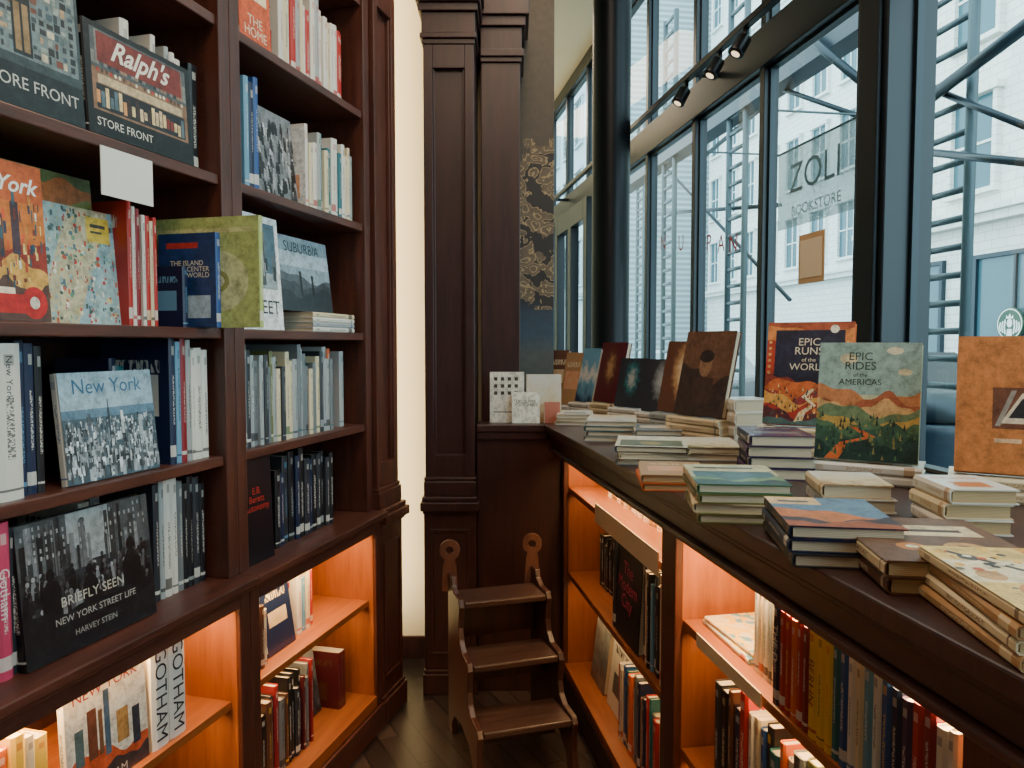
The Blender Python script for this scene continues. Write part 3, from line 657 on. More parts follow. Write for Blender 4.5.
for i,(base,ink) in enumerate((('white','black'),('silver','blue'),('white','grey'),('cream','black'))):
    flatbook(FL,xc,.17,z,0,.0155,.28,.22,cover_mat('block',base,ink,ink,1),spine_mat(base,ink,2),f"{base} book lying in a flat stack on the shelf","flat stack on the shelf"); z+=.0157
b=face(FL,LX(286,.08),LX(338,.08),.12,z,.235,.02,.12,cover_mat('scene','charcoal','grey','silver',4),spine_mat('black','white',1),"grey landscape photo book facing out on a flat stack",g)
art(b,[((150,166,176),rect(0,0,1,1)),((190,200,206),rect(0,.6,1,.8)),((84,92,98),hill(.46,.06,5,1)),((60,66,72),hill(.36,.05,9,0)),((40,46,52),hill(.26,.06,7,2)),((24,28,32),rect(.4,.2,.44,.5)),((24,28,32),rect(.62,.2,.66,.46)),((24,28,32),circ(.42,.52,.03,1,8)),((24,28,32),circ(.64,.48,.03,1,8))]); title(b,"SUBURBIA",(30,34,40),.5,.86,.8,.14)
g="books filling the middle shelf"
PYD=380
xq=fill(FL,LX(243,.06),xb2-.16,.06,S[1],.285,[('grey','white'),('charcoal','white'),('silver','black'),('grey','black'),('silver','navy'),('charcoal','silver'),('grey','teal'),('olive','white'),('silver','black'),('cream','green')],g,W0,w=.2,tr=(.014,.026),hv=.08)
title(xq[2],"ON THE LINE",(230,230,226),0,.5,.5,.5,side=0)
spine(FL,xb2-.15,.10,S[1],.02,.27,.2,'orange','white',W0,g); spine(FL,xb2-.128,.12,S[1],.02,.25,.2,'teal','white',W0,g)
spine(FL,xb2-.10,.08,S[1],.03,.26,.2,'silver','teal',W0,g)
g="dark books on the ledge"
PYD=510
b=face(FL,LX(243,.04),LX(274,.04),.06,S[0],.29,.02,.04,plain("jet_black_cover",(18,20,26),.35),spine_mat('black','red',1),"black book with red hand lettered title facing out",g)
title(b,"E.B.\nBeretz\nAutonomy",(196,52,44),.5,.6,.8,.45)
fill(FL,LX(277,.07),-.42,.07,S[0],.28,[('black','white'),('navy','white'),('charcoal','skyblue'),('black','silver'),('navy','white'),('black','white'),('charcoal','white'),('navy','silver')],g,W0,w=.2,tr=(.018,.03))
g="books in the lit cabinet"
WL="standing in the warmly lit cabinet"
PYD=700
xx=fill(FL,xa1+.01,LX(60,.06),.06,lowS,.225,[('yellow','red'),('cream','black'),('tan','brown'),('orange','white')],g,WL,w=.2)
b=face(FL,LX(66,.05),LX(148,.05),.07,lowS,.235,.02,.04,plain("warm_white_cover",(236,226,206),.45),spine_mat('white','black',1),"cream illustrated city poster book facing out",g)
art(b,[((238,226,204),rect(0,0,1,1)),((210,90,50),hill(.3,.08,6,0)),((90,110,110),rect(.1,.3,.2,.62)),((120,70,50),rect(.25,.3,.36,.74)),((80,100,120),rect(.45,.26,.52,.85)),((190,140,80),rect(.6,.3,.75,.6)),((70,60,60),hill(.16,.03,12,1)),((130,90,60),rect(.38,.3,.43,.7)),((60,60,70),rect(.8,.2,.9,.55))])
title(b,"NEW YORK",(170,50,34),.5,.9,.8,.1); title(b,"GOTHAM",(236,226,206),.45,.06,.5,.08)
x=LX(151,.05)
for k in range(2):
    b=spine(FL,x,.045,lowS,.054,.25,.2,'white','black',WL,g,cov=plain("warm_white_cover",(236,226,206),.45))
    b.data.materials[1]=plain("white_spine",(238,232,220),.45)
    title(b,"GOTHAM",(18,16,18),0,.5,.86,.8,side=0); x+=.056
fill(FL,xa1+.01,xb1-.1,.06,deck,.25,mixp,"books on the cabinet deck",WL,w=.2)
PYD=640
x=LX(253,.06)
fill(FL,x,x+.10,.06,lowS,.2,[('charcoal','white'),('navy','yellow'),('brown','cream'),('cream','red'),('white','navy')],g,WL,w=.2)
b=face(FL,x+.11,x+.26,.10,lowS,.215,.015,.15,cover_mat('block','navy','tan','cream',1),spine_mat('navy','white',1),"navy travel book with collage cover facing out",g)
fill(FL,x+.30,x+.42,.10,lowS,.23,[('white','red'),('skyblue','white'),('cream','red'),('red','white'),('white','blue')],g,WL,w=.2)
PYD=700
fill(FL,LX(256,.06),-.60,.06,deck,.27,[('maroon','cream'),('black','white'),('brown','yellow'),('charcoal','white'),('crimson','white'),('grey','black')],"books on the cabinet deck",WL,w=.2)
b=face(FL,-.58,-.42,.16,deck,.24,.02,.15,cover_mat('photo','black','charcoal','grey',3),spine_mat('black','white',1),"black photo book facing out on the cabinet deck",g)
spine(FL,-.40,.08,deck,.05,.2,.2,'maroon','brown',WL,g)

# ================================================================ RIGHT CABINET BOOKS
WR="standing in the lit counter cabinet"
o1,o2,_=openings
g="books under the counter"
z=.84
fill(FR,o1[0]+.18,o1[1]-.01,CF+.12,z,.10,[('cream','red'),('white','orange'),('tan','brown')],g,WR,w=.12,tr=(.02,.035))
z=.50
x0=RX(612,CF+.03,600)
b=spine(FR,x0,CF+.03,z,.03,.29,.2,'charcoal','white',WR,g)
b=face(FR,x0+.035,x0+.26,CF+.05,z,.29,.02,.05,plain("graphite_cover",(34,36,42),.4),spine_mat('black','pink',1),"charcoal city book with pink title facing out",g)
title(b,"The\nModern\nCity",(226,70,120),.46,.55,.8,.62)
fill(FR,x0+.27,o1[1]-.01,CF+.03,z,.29,[('navy','white'),('cream','red'),('black','white'),('skyblue','white'),('charcoal','white')],g,WR,w=.2)
fill(FR,o1[0]+.14,x0-.01,CF+.10,z,.2,[('black','white'),('charcoal','grey')],g,WR,w=.2)
z=deckz
b=face(FR,o1[0]+.12,o1[0]+.30,CF+.10,z,.26,.02,.12,cover_mat('photo','charcoal','grey','silver',2),spine_mat('black','white',1),"grey photo book facing out on the cabinet deck",g)
b=face(FR,o1[0]+.34,o1[0]+.54,CF+.10,z,.25,.02,.12,cover_mat('block','white','grey','black',1),spine_mat('white','black',1),"white and grey book facing out on the cabinet deck",g)
fill(FR,o1[0]+.56,o1[1]-.01,CF+.05,z,.27,mixp,g,WR,w=.2)
z=.745
b=flatbook(FR,o2[0]+.15,CF+.15,z,0,.012,.23,.19,cover_mat('map','white','skyblue','yellow',4),spine_mat('white','red',1),"pastel comic cover book lying flat in the cabinet",g)
b=flatbook(FR,o2[0]+.15,CF+.15,z+.0122,.05,.010,.22,.18,cover_mat('map','cream','yellow','skyblue',5),spine_mat('cream','blue',1),"pale illustrated book lying flat in the cabinet",g)
x=o2[0]+.285
seq=[(.02,.17,'white','blue'),(.016,.175,'cream','red'),(.018,.18,'white','black'),(.014,.17,'silver','black'),(.016,.18,'cream','blue'),(.02,.19,'white','red'),(.018,.185,'tan','black'),
 (.024,.19,'navy','white'),(.018,.18,'red','white'),(.018,.18,'red','yellow'),(.018,.178,'orange','white'),(.018,.182,'red','white'),(.016,.18,'crimson','white'),(.024,.19,'yellow','red'),(.022,.19,'yellow','black'),(.02,.188,'yellow','orange'),
 (.018,.19,'teal','white'),(.02,.192,'blue','white'),(.018,.185,'white','blue'),(.018,.185,'cream','black'),(.02,.19,'skyblue','white'),(.018,.19,'white','navy'),(.02,.188,'blue','yellow'),(.02,.18,'navy','white'),(.02,.175,'purple','white'),(.02,.18,'red','white'),(.022,.185,'crimson','white')]
k=0
while x<o2[1]-.04:
    t,h,base,ink=seq[k%len(seq)]
    if k>=len(seq): base,ink=random.choice(mixp)
    bk=spine(FR,x,CF+.025+(.03 if k<7 else 0),z,t,h,.15,base,ink,WR,g,seed=k)
    if k==7: title(bk,"THE D",(240,230,210),0,.6,.5,.7,side=0)
    if k==13: title(bk,"BERLIN",(120,50,30),0,.5,.6,.7,side=0)
    x+=t+.0013; k+=1
z=.43
fill(FR,o2[0]+.12,o2[1]-.02,CF+.04,z,.26,[('charcoal','white'),('black','cream'),('brown','cream'),('navy','white')]+mixp,g,WR,w=.2,tr=(.018,.038))

# ================================================================ COUNTER STACKS
def stack(px,py,n,t,h,w,yaw,cols,top,label=None,grp=None,pages=None,jit=.05):
    zt=CZ+n*(t+.0006)
    x,y=hitz(px,py,zt); z=CZ+.0004; last=None
    for i in range(n):
        base,ink=cols[i%len(cols)]
        cv=top if i==n-1 else cover_mat('block',base,ink,ink,i%3)
        last=flatbook(T(x+random.uniform(-.004,.004),y+random.uniform(-.004,.004),0),0,0,z,math.radians(yaw)+random.uniform(-jit,jit),t,h-random.uniform(0,.012),w-random.uniform(0,.008),cv,spine_mat(base,ink,i),
            (label if i==n-1 and label else f"{base} book in a flat stack on the counter"),grp or "stacks of books on the counter",pages)
        z+=t+.0006
    return last,x,y,z
cm=cover_mat
b,*_=stack(1052,577,4,.0145,.25,.19,-98,[('tan','cream'),('cream','brown')],cm('photo','tan','yellow','cream',2),label="yellow illustrated map book on top of a stack",pages=M_page2)
pl=[((226,190,104),rect(0,0,1,1)),((236,218,176),rect(0,.4,.5,.75)),((206,130,56),circ(.3,.25,.14,1)),((36,36,42),circ(.65,.55,.09,1)),((236,170,40),rect(.6,.7,1,1)),((80,80,72),circ(.2,.8,.06,1)),((232,180,56),circ(.8,.2,.12,1)),((60,50,50),rect(.42,.1,.46,.5)),((200,150,90),circ(.15,.5,.08,1)),((60,50,50),[(.1,.9),(.14,.92),(.6,.4),(.56,.38)])]
for i in range(70):
    u,v=random.random()*.95,random.random()*.95; q=random.uniform(.01,.035); pl.append((random.choice([(50,44,40),(236,226,196),(196,90,50),(236,180,60),(120,110,80)]),circ(u,v,q,.8,7)))
art(b,pl)
b,*_=stack(930,538,2,.022,.25,.2,-96,[('brown','cream'),('cream','brown')],cm('block','brown','tan','cream',2),label="brown book with cream lettered cover on a low stack",pages=M_page2)
art(b,[((104,70,48),rect(0,0,1,1)),((214,190,150),rect(.1,.55,.9,.8)),((190,120,60),circ(.3,.3,.1,.8)),((200,150,90),circ(.65,.3,.14,.8)),((60,40,34),circ(.65,.3,.06,.8)),((230,220,190),circ(.3,.3,.04,.8)),((60,40,34),rect(.2,.64,.8,.7))])
b,*_=stack(830,511,3,.019,.22,.165,-98,[('charcoal','tan'),('navy','white')],cm('scene','navy','orange','skyblue',2),label="painted landscape cover book on a stack of three")
art(b,[((96,126,150),rect(0,0,1,1)),((190,112,66),hill(.45,.12,4,1)),((60,50,60),hill(.25,.08,6,2)),((216,180,130),rect(0,.72,.5,1)),((150,80,50),hill(.15,.05,9,2)),((60,70,90),rect(.1,.8,.4,.86))])
b,*_=stack(733,474,4,.017,.225,.165,-98,[('olive','white'),('cream','green')],cm('scene','green','teal','lime',2),label="green landscape cover book on a stack")
art(b,[((186,180,140),rect(0,0,1,1)),((70,104,110),rect(.05,.05,.95,.62)),((110,140,100),hill(.3,.08,6,2)),((60,70,70),rect(.1,.76,.8,.84)),((50,80,80),hill(.18,.05,9,0))])
b,*_=stack(848,478,2,.026,.16,.13,-98,[('white','grey'),('cream','tan')],cm('photo','tan','cream','white',4),label="small pale paperback on a low stack")
b,*_=stack(673,468,2,.017,.2,.15,-98,[('orange','tan'),('cream','orange')],cm('block','tan','orange','cream',3),label="tan book on a low stack near the counter edge",pages=M_page2)
b,*_=stack(650,441,3,.0165,.24,.19,-98,[('grey','white'),('cream','brown')],cm('scene','charcoal','green','tan',6),label="dark green garden cover book on a stack")
art(b,[((206,198,176),rect(0,0,1,1)),((90,96,70),rect(.06,.06,.94,.6)),((150,130,70),circ(.5,.33,.16,.7)),((60,70,50),circ(.3,.2,.08,.7))])
b,*_=stack(708,442,3,.0165,.22,.145,-98,[('silver','white'),('white','brown'),('teal','white')],cm('photo','olive','cream','white',3),label="pale photo book on a low stack")
b,*_=stack(655,427,3,.0165,.20,.15,-98,[('white','grey'),('grey','white')],cm('block','grey','white','cream',2),label="grey book on a low stack")
b,*_=stack(611,418,4,.016,.24,.17,-98,[('silver','black'),('grey','white'),('teal','white')],cm('photo','silver','white','cream',7),label="silver grey book on a stack of four")
b,*_=stack(576,412,3,.014,.2,.15,-98,[('white','grey'),('cream','red')],cm('block','white','silver','teal',1),label="white book on a low stack at the counter end")
b,*_=stack(743,398,4,.038,.13,.12,-80,[('white','cream')],cm('block','white','cream','grey',1),label="thick white paperback on a tall stack",jit=.03)
b,*_=stack(775,431,4,.0255,.2,.155,-100,[('purple','silver'),('navy','white')],cm('block','purple','navy','silver',1),label="dark purple book on a stack",jit=.03)
b,*_=stack(962,482,3,.025,.145,.115,-98,[('white','tan'),('cream','tan')],cm('block','white','tan','orange',2),label="thick white and tan book on a stack",pages=M_page2)
def upright(px,d,yaw,n,tt,h,w,t,lean,cov,spn,label,base=('white','grey'),sh=None,sw=None,roll=0):
    x=(px-512)/FPX*d; z=CZ+.0004
    F=T(x,d,0)@RZ_(yaw)
    for i in range(n):
        flatbook(F,0,.02,z,random.uniform(-.02,.02),tt,sh or (w+.02),sw or .13,cm('block',base[0],base[1],base[1],i%3),spine_mat(base[0],base[1],i),f"{base[0]} book in the flat stack under a display book","plinth stacks on the counter")
        z+=tt+.0006
    return face(F,-w/2,w/2,.0,z,h,t,lean,cov,spn,label,"display books facing the aisle")
b=upright(808,1.96,-.55,4,.0245,.275,.215,.03,.22,plain("sunset_orange_cover",(226,110,60),.4),spine_mat('navy','orange',1),"orange and navy illustrated running guide facing out",('cream','grey'))
pl=[((176,84,56),rect(0,0,1,1)),((230,140,76),hill(.93,.03,6,1)),((190,64,46),hill(.82,.05,7,3)),((36,38,62),rect(.10,.42,.9,.92)),((36,38,62),circ(.5,.44,.38,.35)),((26,30,54),hill(.47,.05,9,2)),((140,56,48),hill(.42,.07,7,1)),((210,106,56),hill(.36,.08,5,0)),((156,54,56),hill(.31,.06,8,2)),((226,166,84),hill(.27,.06,7,1.6)),((180,56,46),hill(.2,.06,6,3)),((90,42,54),hill(.12,.05,9,1)),((240,220,180),[(.35,0),(.45,0),(.50,.12),(.62,.19),(.5,.27),(.6,.35),(.55,.35),(.44,.27),(.56,.2),(.42,.12)]),((240,230,210),circ(.78,.93,.05,.8)),((80,110,112),hill(.05,.02,12,0))]
for i in range(90):
    u=random.random()*.94+.03; v=random.uniform(.03,.36); pl.append((random.choice([(44,50,70),(226,160,76),(110,40,42),(56,84,86),(236,200,140)]),[(u-.012,v),(u+.012,v),(u,v+.04)]))
for u in(.04,.93):
    for v in(.5,.56,.62,.68,.74,.8): pl.append(((226,176,104),circ(u,v,.02,.8,8)))
art(b,pl); title(b,"EPIC\nRUNS",(240,226,200),.5,.76,.44,.16); title(b,"of the",(240,226,200),.5,.63,.16); title(b,"WORLD",(240,226,200),.5,.56,.44,.08)
b=upright(868,1.72,-.55,2,.022,.275,.215,.03,.22,plain("sage_cover",(190,196,160),.4),spine_mat('cream','green',1),"sage green illustrated cycling guide facing out",('white','tan'))
pl=[((190,190,154),rect(0,0,1,1)),((148,176,168),rect(0,.55,1,1)),((216,204,166),circ(.3,.86,.09,.5)),((222,212,180),circ(.75,.93,.08,.4)),((216,204,166),circ(.85,.75,.07,.4)),((202,130,84),hill(.56,.07,6,1)),((170,92,62),hill(.5,.07,8,2.5)),((214,168,112),hill(.46,.05,10,1)),((110,132,96),hill(.42,.05,7,0)),((190,154,80),hill(.34,.05,6,1.4)),((82,116,84),hill(.3,.04,12,1.4)),((54,88,70),hill(.26,.05,8,2)),((28,58,54),hill(.16,.05,11,3)),((212,106,56),[(.1,0),(.24,0),(.34,.14),(.6,.2),(.4,.28),(.34,.28),(.5,.2),(.24,.14)])]
for i in range(120):
    u=random.random()*.94+.03; v=random.uniform(.01,.36); s_=random.uniform(.02,.07); pl.append((random.choice([(24,56,52),(40,84,66),(20,44,46),(84,120,80),(150,140,80)]),[(u-.014,v),(u+.014,v),(u,v+s_)]))
art(b,pl); title(b,"EPIC\nRIDES",(50,70,66),.42,.84,.4,.15); title(b,"of the",(50,70,66),.42,.72,.14); title(b,"AMERICAS",(50,70,66),.42,.66,.42,.06)
b=upright(1024,1.50,-.55,2,.024,.285,.23,.03,.25,plain("ochre_cover",(206,130,70),.45),spine_mat('orange','cream',1),"ochre orange book with small train picture facing out",('cream','tan'))
art(b,[((200,122,66),rect(0,0,1,1)),((112,66,48),rect(.28,.32,.8,.62)),((224,204,176),[(.34,.36),(.6,.36),(.74,.58),(.5,.58)]),((40,40,46),[(.4,.4),(.52,.4),(.62,.54),(.5,.54)]),((230,190,150),rect(.3,.22,.5,.25)),((150,140,130),[(.30,.34),(.34,.34),(.46,.6),(.42,.6)])])
b=upright(702,2.33,-1.0,4,.022,.27,.2,.022,.24,plain("umber_cover",(96,66,50),.4),spine_mat('white','black',1),"brown portrait photo book leaning back",('cream','grey'))
art(b,[((104,74,56),rect(0,0,1,1)),((60,46,42),hill(.5,.1,5,1)),((140,108,84),circ(.5,.6,.13,1.1)),((50,36,34),circ(.5,.7,.15,.5)),((70,50,44),rect(.3,.1,.7,.45)),((60,46,42),rect(0,0,1,.14))])
b=upright(680,2.58,-.95,3,.026,.25,.18,.022,.24,cm('portrait','brown','tan','cream',2),spine_mat('white','black',1),"dark brown portrait book leaning back",('silver','grey'))
b=upright(660,2.80,-.85,3,.02,.2,.15,.022,.24,cm('portrait','charcoal','grey','silver',3),spine_mat('white','black',1),"grey teal portrait book leaning back",('white','grey'))
b=upright(631,3.02,-.85,3,.02,.2,.15,.022,.24,cm('portrait','charcoal','teal','silver',4),spine_mat('white','black',1),"small dark portrait book leaning back",('white','grey'))
b=upright(608,3.2,-1.0,3,.022,.26,.17,.022,.24,cm('portrait','maroon','brown','tan',4),spine_mat('white','black',1),"dark brown novel leaning back",('cream','brown'))
b=upright(586,3.3,-1.0,3,.02,.24,.12,.02,.24,cm('scene','navy','skyblue','white',4),spine_mat('white','black',1),"blue cover book leaning back",('white','blue'))
b=upright(571,3.42,-.9,2,.02,.24,.12,.02,.2,cm('block','tan','orange','cream',4),spine_mat('orange','black',1),"orange cover book leaning back",('white','blue'))
b=upright(557,3.52,-.6,2,.02,.25,.1,.02,.2,cm('block','brown','tan','cream',4),spine_mat('tan','black',1),"tan cover book leaning back",('white','blue'))
def standee(pl,pr,y,z,h,t,lean,cov,label,yaw=0):
    x0=(pl-512)/FPX*y; x1=(pr-512)/FPX*y
    return face(T(x0,y,0)@RZ_(yaw),0,(x1-x0),0,z,h,t,lean,cov,spine_mat('white','black',1),label,"display at the counter end")
b=standee(490,524,3.055,CZ+.0005,.205,.02,.0,plain("white_box",(222,216,200),.5),"white boxed card set with window drawing pattern")
pl=[((224,218,202),rect(0,0,1,1))]
for i in range(4):
    for j in range(3): pl.append(((70,66,60),rect(.12+i*.2,.55+j*.14,.22+i*.2,.62+j*.14)))
pl.append(((90,80,70),rect(.1,.2,.9,.22))); art(b,pl)
b=standee(526,561,3.06,CZ+.0005,.195,.02,.0,cm('photo','tan','cream','white',6),"cream card box with faint floral print")
b=standee(512,540,3.01,CZ+.0005,.125,.003,.08,plain("card_white",(236,230,214),.6),"small white card with printed message")
art(b,[((238,232,216),rect(0,0,1,1))]); title(b,"EXCLUSIVE\nPOSTCARDS",(60,50,46),.5,.65,.8,.4)
b=standee(544,560,3.01,CZ+.0005,.085,.012,.06,plain("dusty_rose_cover",(186,112,92),.5),"small rose coloured card box")

# ================================================================ TRACK LIGHTS
RY=.66
tr=empty("track_light_rail",FR@T(-1,RY,HZ1-.05),label="black track lighting rail fixed along the window header",cat="light rail")
box("rail",(-3.2,1.6,RY,RY+.03,2.54,2.565),M_black,FR,tr,.002)
for q in(-3,-1.6,-.2,1.2): box("bracket",(q,q+.03,RY+.03,WY-.011,2.54,2.56),M_black,FR,tr,.001)
for i,(px,py) in enumerate(((683,90),(716,60),(742,38))):
    xr=RX(px,RY,py)
    sl=empty("track_spotlight",FR@T(xr,RY+.015,2.54),label="small black track spotlight hanging from the rail",cat="spotlight",group="track spotlights")
    box("bracket",(xr-.008,xr+.008,RY+.007,RY+.023,2.51,2.54),M_black,FR,sl,.001)
    Ws=FR@T(xr,RY+.015,2.515)@RX_(math.radians(-30))
    lathe("lamp_head",[(.012,0),(.026,-.01),(.028,-.07),(.030,-.078),(.022,-.078)],M_black,Ws,sl,20)
    lathe("lens",[(.016,-.0785),(.016,-.08)],M_lamp,Ws,sl,16)

# ================================================================ OUTSIDE
def stone(name,a,b,sc=1.2):
    k=NT(name,.8); v=k.coord('Object'); br=k.new('ShaderNodeTexBrick'); 
    mp=k.new('ShaderNodeMapping'); k.l.new(v,mp.inputs[0]); mp.inputs['Rotation'].default_value=(math.pi/2,0,0); k.l.new(mp.outputs[0],br.inputs['Vector'])
    br.inputs['Scale'].default_value=sc; br.inputs['Color1'].default_value=C(a); br.inputs['Color2'].default_value=C(b); br.inputs['Mortar'].default_value=C(tuple(int(x*.84) for x in a)); br.inputs['Mortar Size'].default_value=.014
    k.col(br.outputs[0]); return k.m
M_asph=plain("asphalt",(104,112,114),.8); M_walk=plain("sidewalk_concrete",(168,174,172),.8)
prism("ground_sidewalk",[Rw(-60,.93),Rw(20,.93),Rw(20,4.2),Rw(-60,4.2)],-.12,-.02,M_walk,kind="structure")
prism("ground_road",[Rw(-60,4.2),Rw(20,4.2),Rw(20,40),Rw(-60,40)],-.25,-.14,M_asph,kind="structure")
M_win=plain("facade_window_glass",(64,100,110),.2,.0)
def building(x0,x1,y0,y1,H,cols,rows,mat,label,ww=.5,wh=.62,ground=4.5,trim=None):
    e=empty("building",FR@T((x0+x1)/2,(y0+y1)/2,-.14),label=label,cat="building")
    trim=trim or mat
    box("facade",(x0,x1,y0,y1,-.14,H),mat,FR,e,0)
    cw=(x1-x0)/cols; rh=(H-ground)/rows
    for r in range(rows):
        z0=ground+rh*r
        for c in range(cols):
            cx=x0+cw*(c+.5); a=cw*ww/2
            w=box("window",(cx-a,cx+a,y0-.03,y0+.01,z0+rh*.15,z0+rh*(.15+wh)),M_win,FR,e,0)
            boxes("window_surround",[(cx-a-.12,cx-a,y0-.14,y0,z0+rh*.15,z0+rh*(.15+wh)),(cx+a,cx+a+.12,y0-.14,y0,z0+rh*.15,z0+rh*(.15+wh)),(cx-a-.2,cx+a+.2,y0-.22,y0,z0+rh*(.15+wh),z0+rh*(.15+wh)+.16),(cx-a-.16,cx+a+.16,y0-.2,y0,z0+rh*.15-.12,z0+rh*.15),(cx-.03,cx+.03,y0-.06,y0-.03,z0+rh*.15,z0+rh*(.15+wh)),(cx-a,cx+a,y0-.06,y0-.03,z0+rh*(.15+wh*.5)-.03,z0+rh*(.15+wh*.5)+.03)],trim,FR,e,0)
    for z in(ground-.3,ground+rh*rows*.5,H-.4):
        boxes("cornice",[(x0-.1,x1+.1,y0-.35,y0,z,z+.2),(x0-.2,x1+.2,y0-.5,y0,z+.2,z+.35)],trim,FR,e,0)
    return e
st1=stone("pale_limestone",(230,228,218),(218,218,210)); st2=stone("white_stone",(228,230,226),(218,222,220),1.0); st3=stone("grey_blue_masonry",(170,188,194),(182,198,202),1.5)
bA=building(-17,6,13,22,22,9,5,st1,"pale limestone building with tall sash windows across the street")
for i in range(6):
    cx=-15.2+i*3.4
    box("shop_window",(cx-1.1,cx+1.1,12.96,13.01,.6,3.4),M_win,FR,bA,0)
    boxes("shop_frame",[(cx-1.2,cx-1.1,12.88,13,.6,3.4),(cx+1.1,cx+1.2,12.88,13,.6,3.4),(cx-1.2,cx+1.2,12.88,13,3.4,3.5),(cx-.03,cx+.03,12.9,12.96,.6,3.4)],M_teal,FR,bA,0)
building(-40,-20.5,18,28,30,9,7,st2,"white stone office building with rows of windows")
building(-75,-42,11,22,44,10,9,st3,"tall grey blue masonry tower with grid of windows")
xs,zs=hit(FR,1010,324,12.8)
sg=empty("shop_sign",FR@T(xs,12.8,zs),label="round green coffee shop sign with white crowned emblem",cat="sign")
Wd=FR@T(xs,12.84,zs)@RX_(math.pi/2)
lathe("sign_disc",[(.36,0),(.36,.05)],plain("sign_green",(8,70,42),.4),Wd,sg,32)
vs=[];fs=[]
for i in range(32):
    a=2*math.pi*i/32; vs+=[(.34*math.cos(a),.34*math.sin(a),.055),(.315*math.cos(a),.315*math.sin(a),.055)]
for i in range(32): j=(i+1)%32; fs.append((2*i,2*i+1,2*j+1,2*j))
def sp(pts,z=.055):
    n=len(vs); vs.extend((a,b,z) for a,b in pts); fs.append(tuple(range(n,n+len(pts))))
sp(circ(0,.02,.075,1.25,16))
sp([(-.10,.12),(-.09,.2),(-.045,.15),(0,.23),(.045,.15),(.09,.2),(.10,.12)])
for s in(-1,1):
    for q in range(3):
        o_=.10+q*.065; sp([(s*o_,.10-q*.03),(s*(o_+.035),.10-q*.03),(s*(o_+.06),-.06),(s*(o_+.03),-.22+q*.03),(s*(o_-.01),-.22+q*.03),(s*(o_+.02),-.06)])
sp([(-.06,-.11),(.06,-.11),(.075,-.26),(-.075,-.26)])
add("sign_emblem",mesh("sign_emblem",vs,fs,[M_white]),Wd,sg)

def R3(x,y,z): return FR@Vector((x,y,z))
def tower(px,y,w,z1):
    xc=RX(px,y,300)
    e=empty("scaffold_tower",FR@T(xc,y,-.02),label="ladder shaped galvanised scaffold tower on the sidewalk",cat="scaffold",group="sidewalk scaffold towers")
    for s in(-w/2,w/2): tube("upright",R3(xc+s,y,-.02),R3(xc+s,y,z1),.03,M_pipe,e)
    z=.2
    while z<z1:
        tube("rung",R3(xc-w/2,y,z),R3(xc+w/2,y,z),.02,M_pipe,e,8); z+=.16
for px in(668,735,944): tower(px,2.6,.34,5.2)
tower(640,3.6,.34,5.2)
def pipe(a,b,y,r=.03):
    x0,z0=hit(FR,a[0],a[1],y); x1,z1=hit(FR,b[0],b[1],y)
    tube("scaffold_pipe",R3(x0,y,z0),R3(x1,y,z1),r,M_teal,None,12,label="dark scaffold pipe bracing the sidewalk shed",cat="scaffold pipe",group="scaffold bracing pipes")
pipe((930,98),(1060,0),2.5,.035); pipe((930,88),(1030,128),2.55,.02); pipe((925,152),(1060,166),2.5,.022)
pipe((700,60),(870,120),2.7,.02); pipe((700,160),(860,25),2.75,.022); pipe((775,10),(862,82),2.5,.03); pipe((640,215),(780,205),2.7,.02); pipe((640,140),(790,300),2.8,.018)
box("scaffold_beam",(-9,2.5,2.55,2.75,3.55,3.75),M_teal,FR,None,.004,label="long dark steel beam carrying the sidewalk shed",cat="beam")

xa_,z1_=hit(FR,779,156,1.3); xb_,z0_=hit(FR,860,207,1.3)
bn=box("shop_banner",(xa_,xb_,1.3,1.304,z0_,z1_),plain("pale_banner_cloth",(196,212,214),.7,alpha=.5),FR,None,0,label="sheer pale cloth shop banner hanging outside the window",cat="banner")
box("banner_rod",(xa_-.02,xb_+.02,1.296,1.308,z1_,z1_+.006),M_pipe,FR,bn,0)
for q in(xa_,xb_-.012): box("banner_arm",(q,q+.012,WY+.125,1.296,z1_,z1_+.006),M_pipe,FR,bn,0)
WB=lambda xm,zm:FR@basis((1,0,0),(0,0,1),(0,-1,0),(xm,1.2985,zm))
letter(bn,WB((xa_+xb_)/2-.02,z0_+(z1_-z0_)*.62),"ZOLI",flat((96,118,128)),(xb_-xa_)*.62,name="lettering")
letter(bn,WB((xa_+xb_)/2,z0_+(z1_-z0_)*.2),"BOOKSTORE",flat((128,146,152)),(xb_-xa_)*.6,name="lettering")
xa_,z1_=hit(FR,804,236,WY+.045); xb_,z0_=hit(FR,829,281,WY+.045)
nt_=box("window_notice",(xa_,xb_,WY+.026,WY+.028,z0_,z1_),plain("kraft_notice",(200,166,124),.7),FR,None,0,label="brown paper notice taped on the window glass",cat="notice")
box("notice_print",(xa_+.012,xb_-.012,WY+.0245,WY+.0255,z0_+.02,z1_-.02),plain("notice_paper",(236,220,192),.7),FR,nt_,0)
wl=empty("window_lettering",FR@T(RX(657,WY+.022,243),WY+.022,hit(FR,657,243,WY+.022)[1]),label="red vinyl letters stuck on the window glass",cat="window lettering")
for s,pc in(("N",663),("U",681),("P",709),("A",721),("N",733)):
    xc_,z_=hit(FR,pc,243,WY+.022)
    letter(wl,FR@basis((1,0,0),(0,0,1),(0,-1,0),(xc_,WY+.022,z_)),s,flat((170,30,30)),.075,maxh=.075,name="letter")
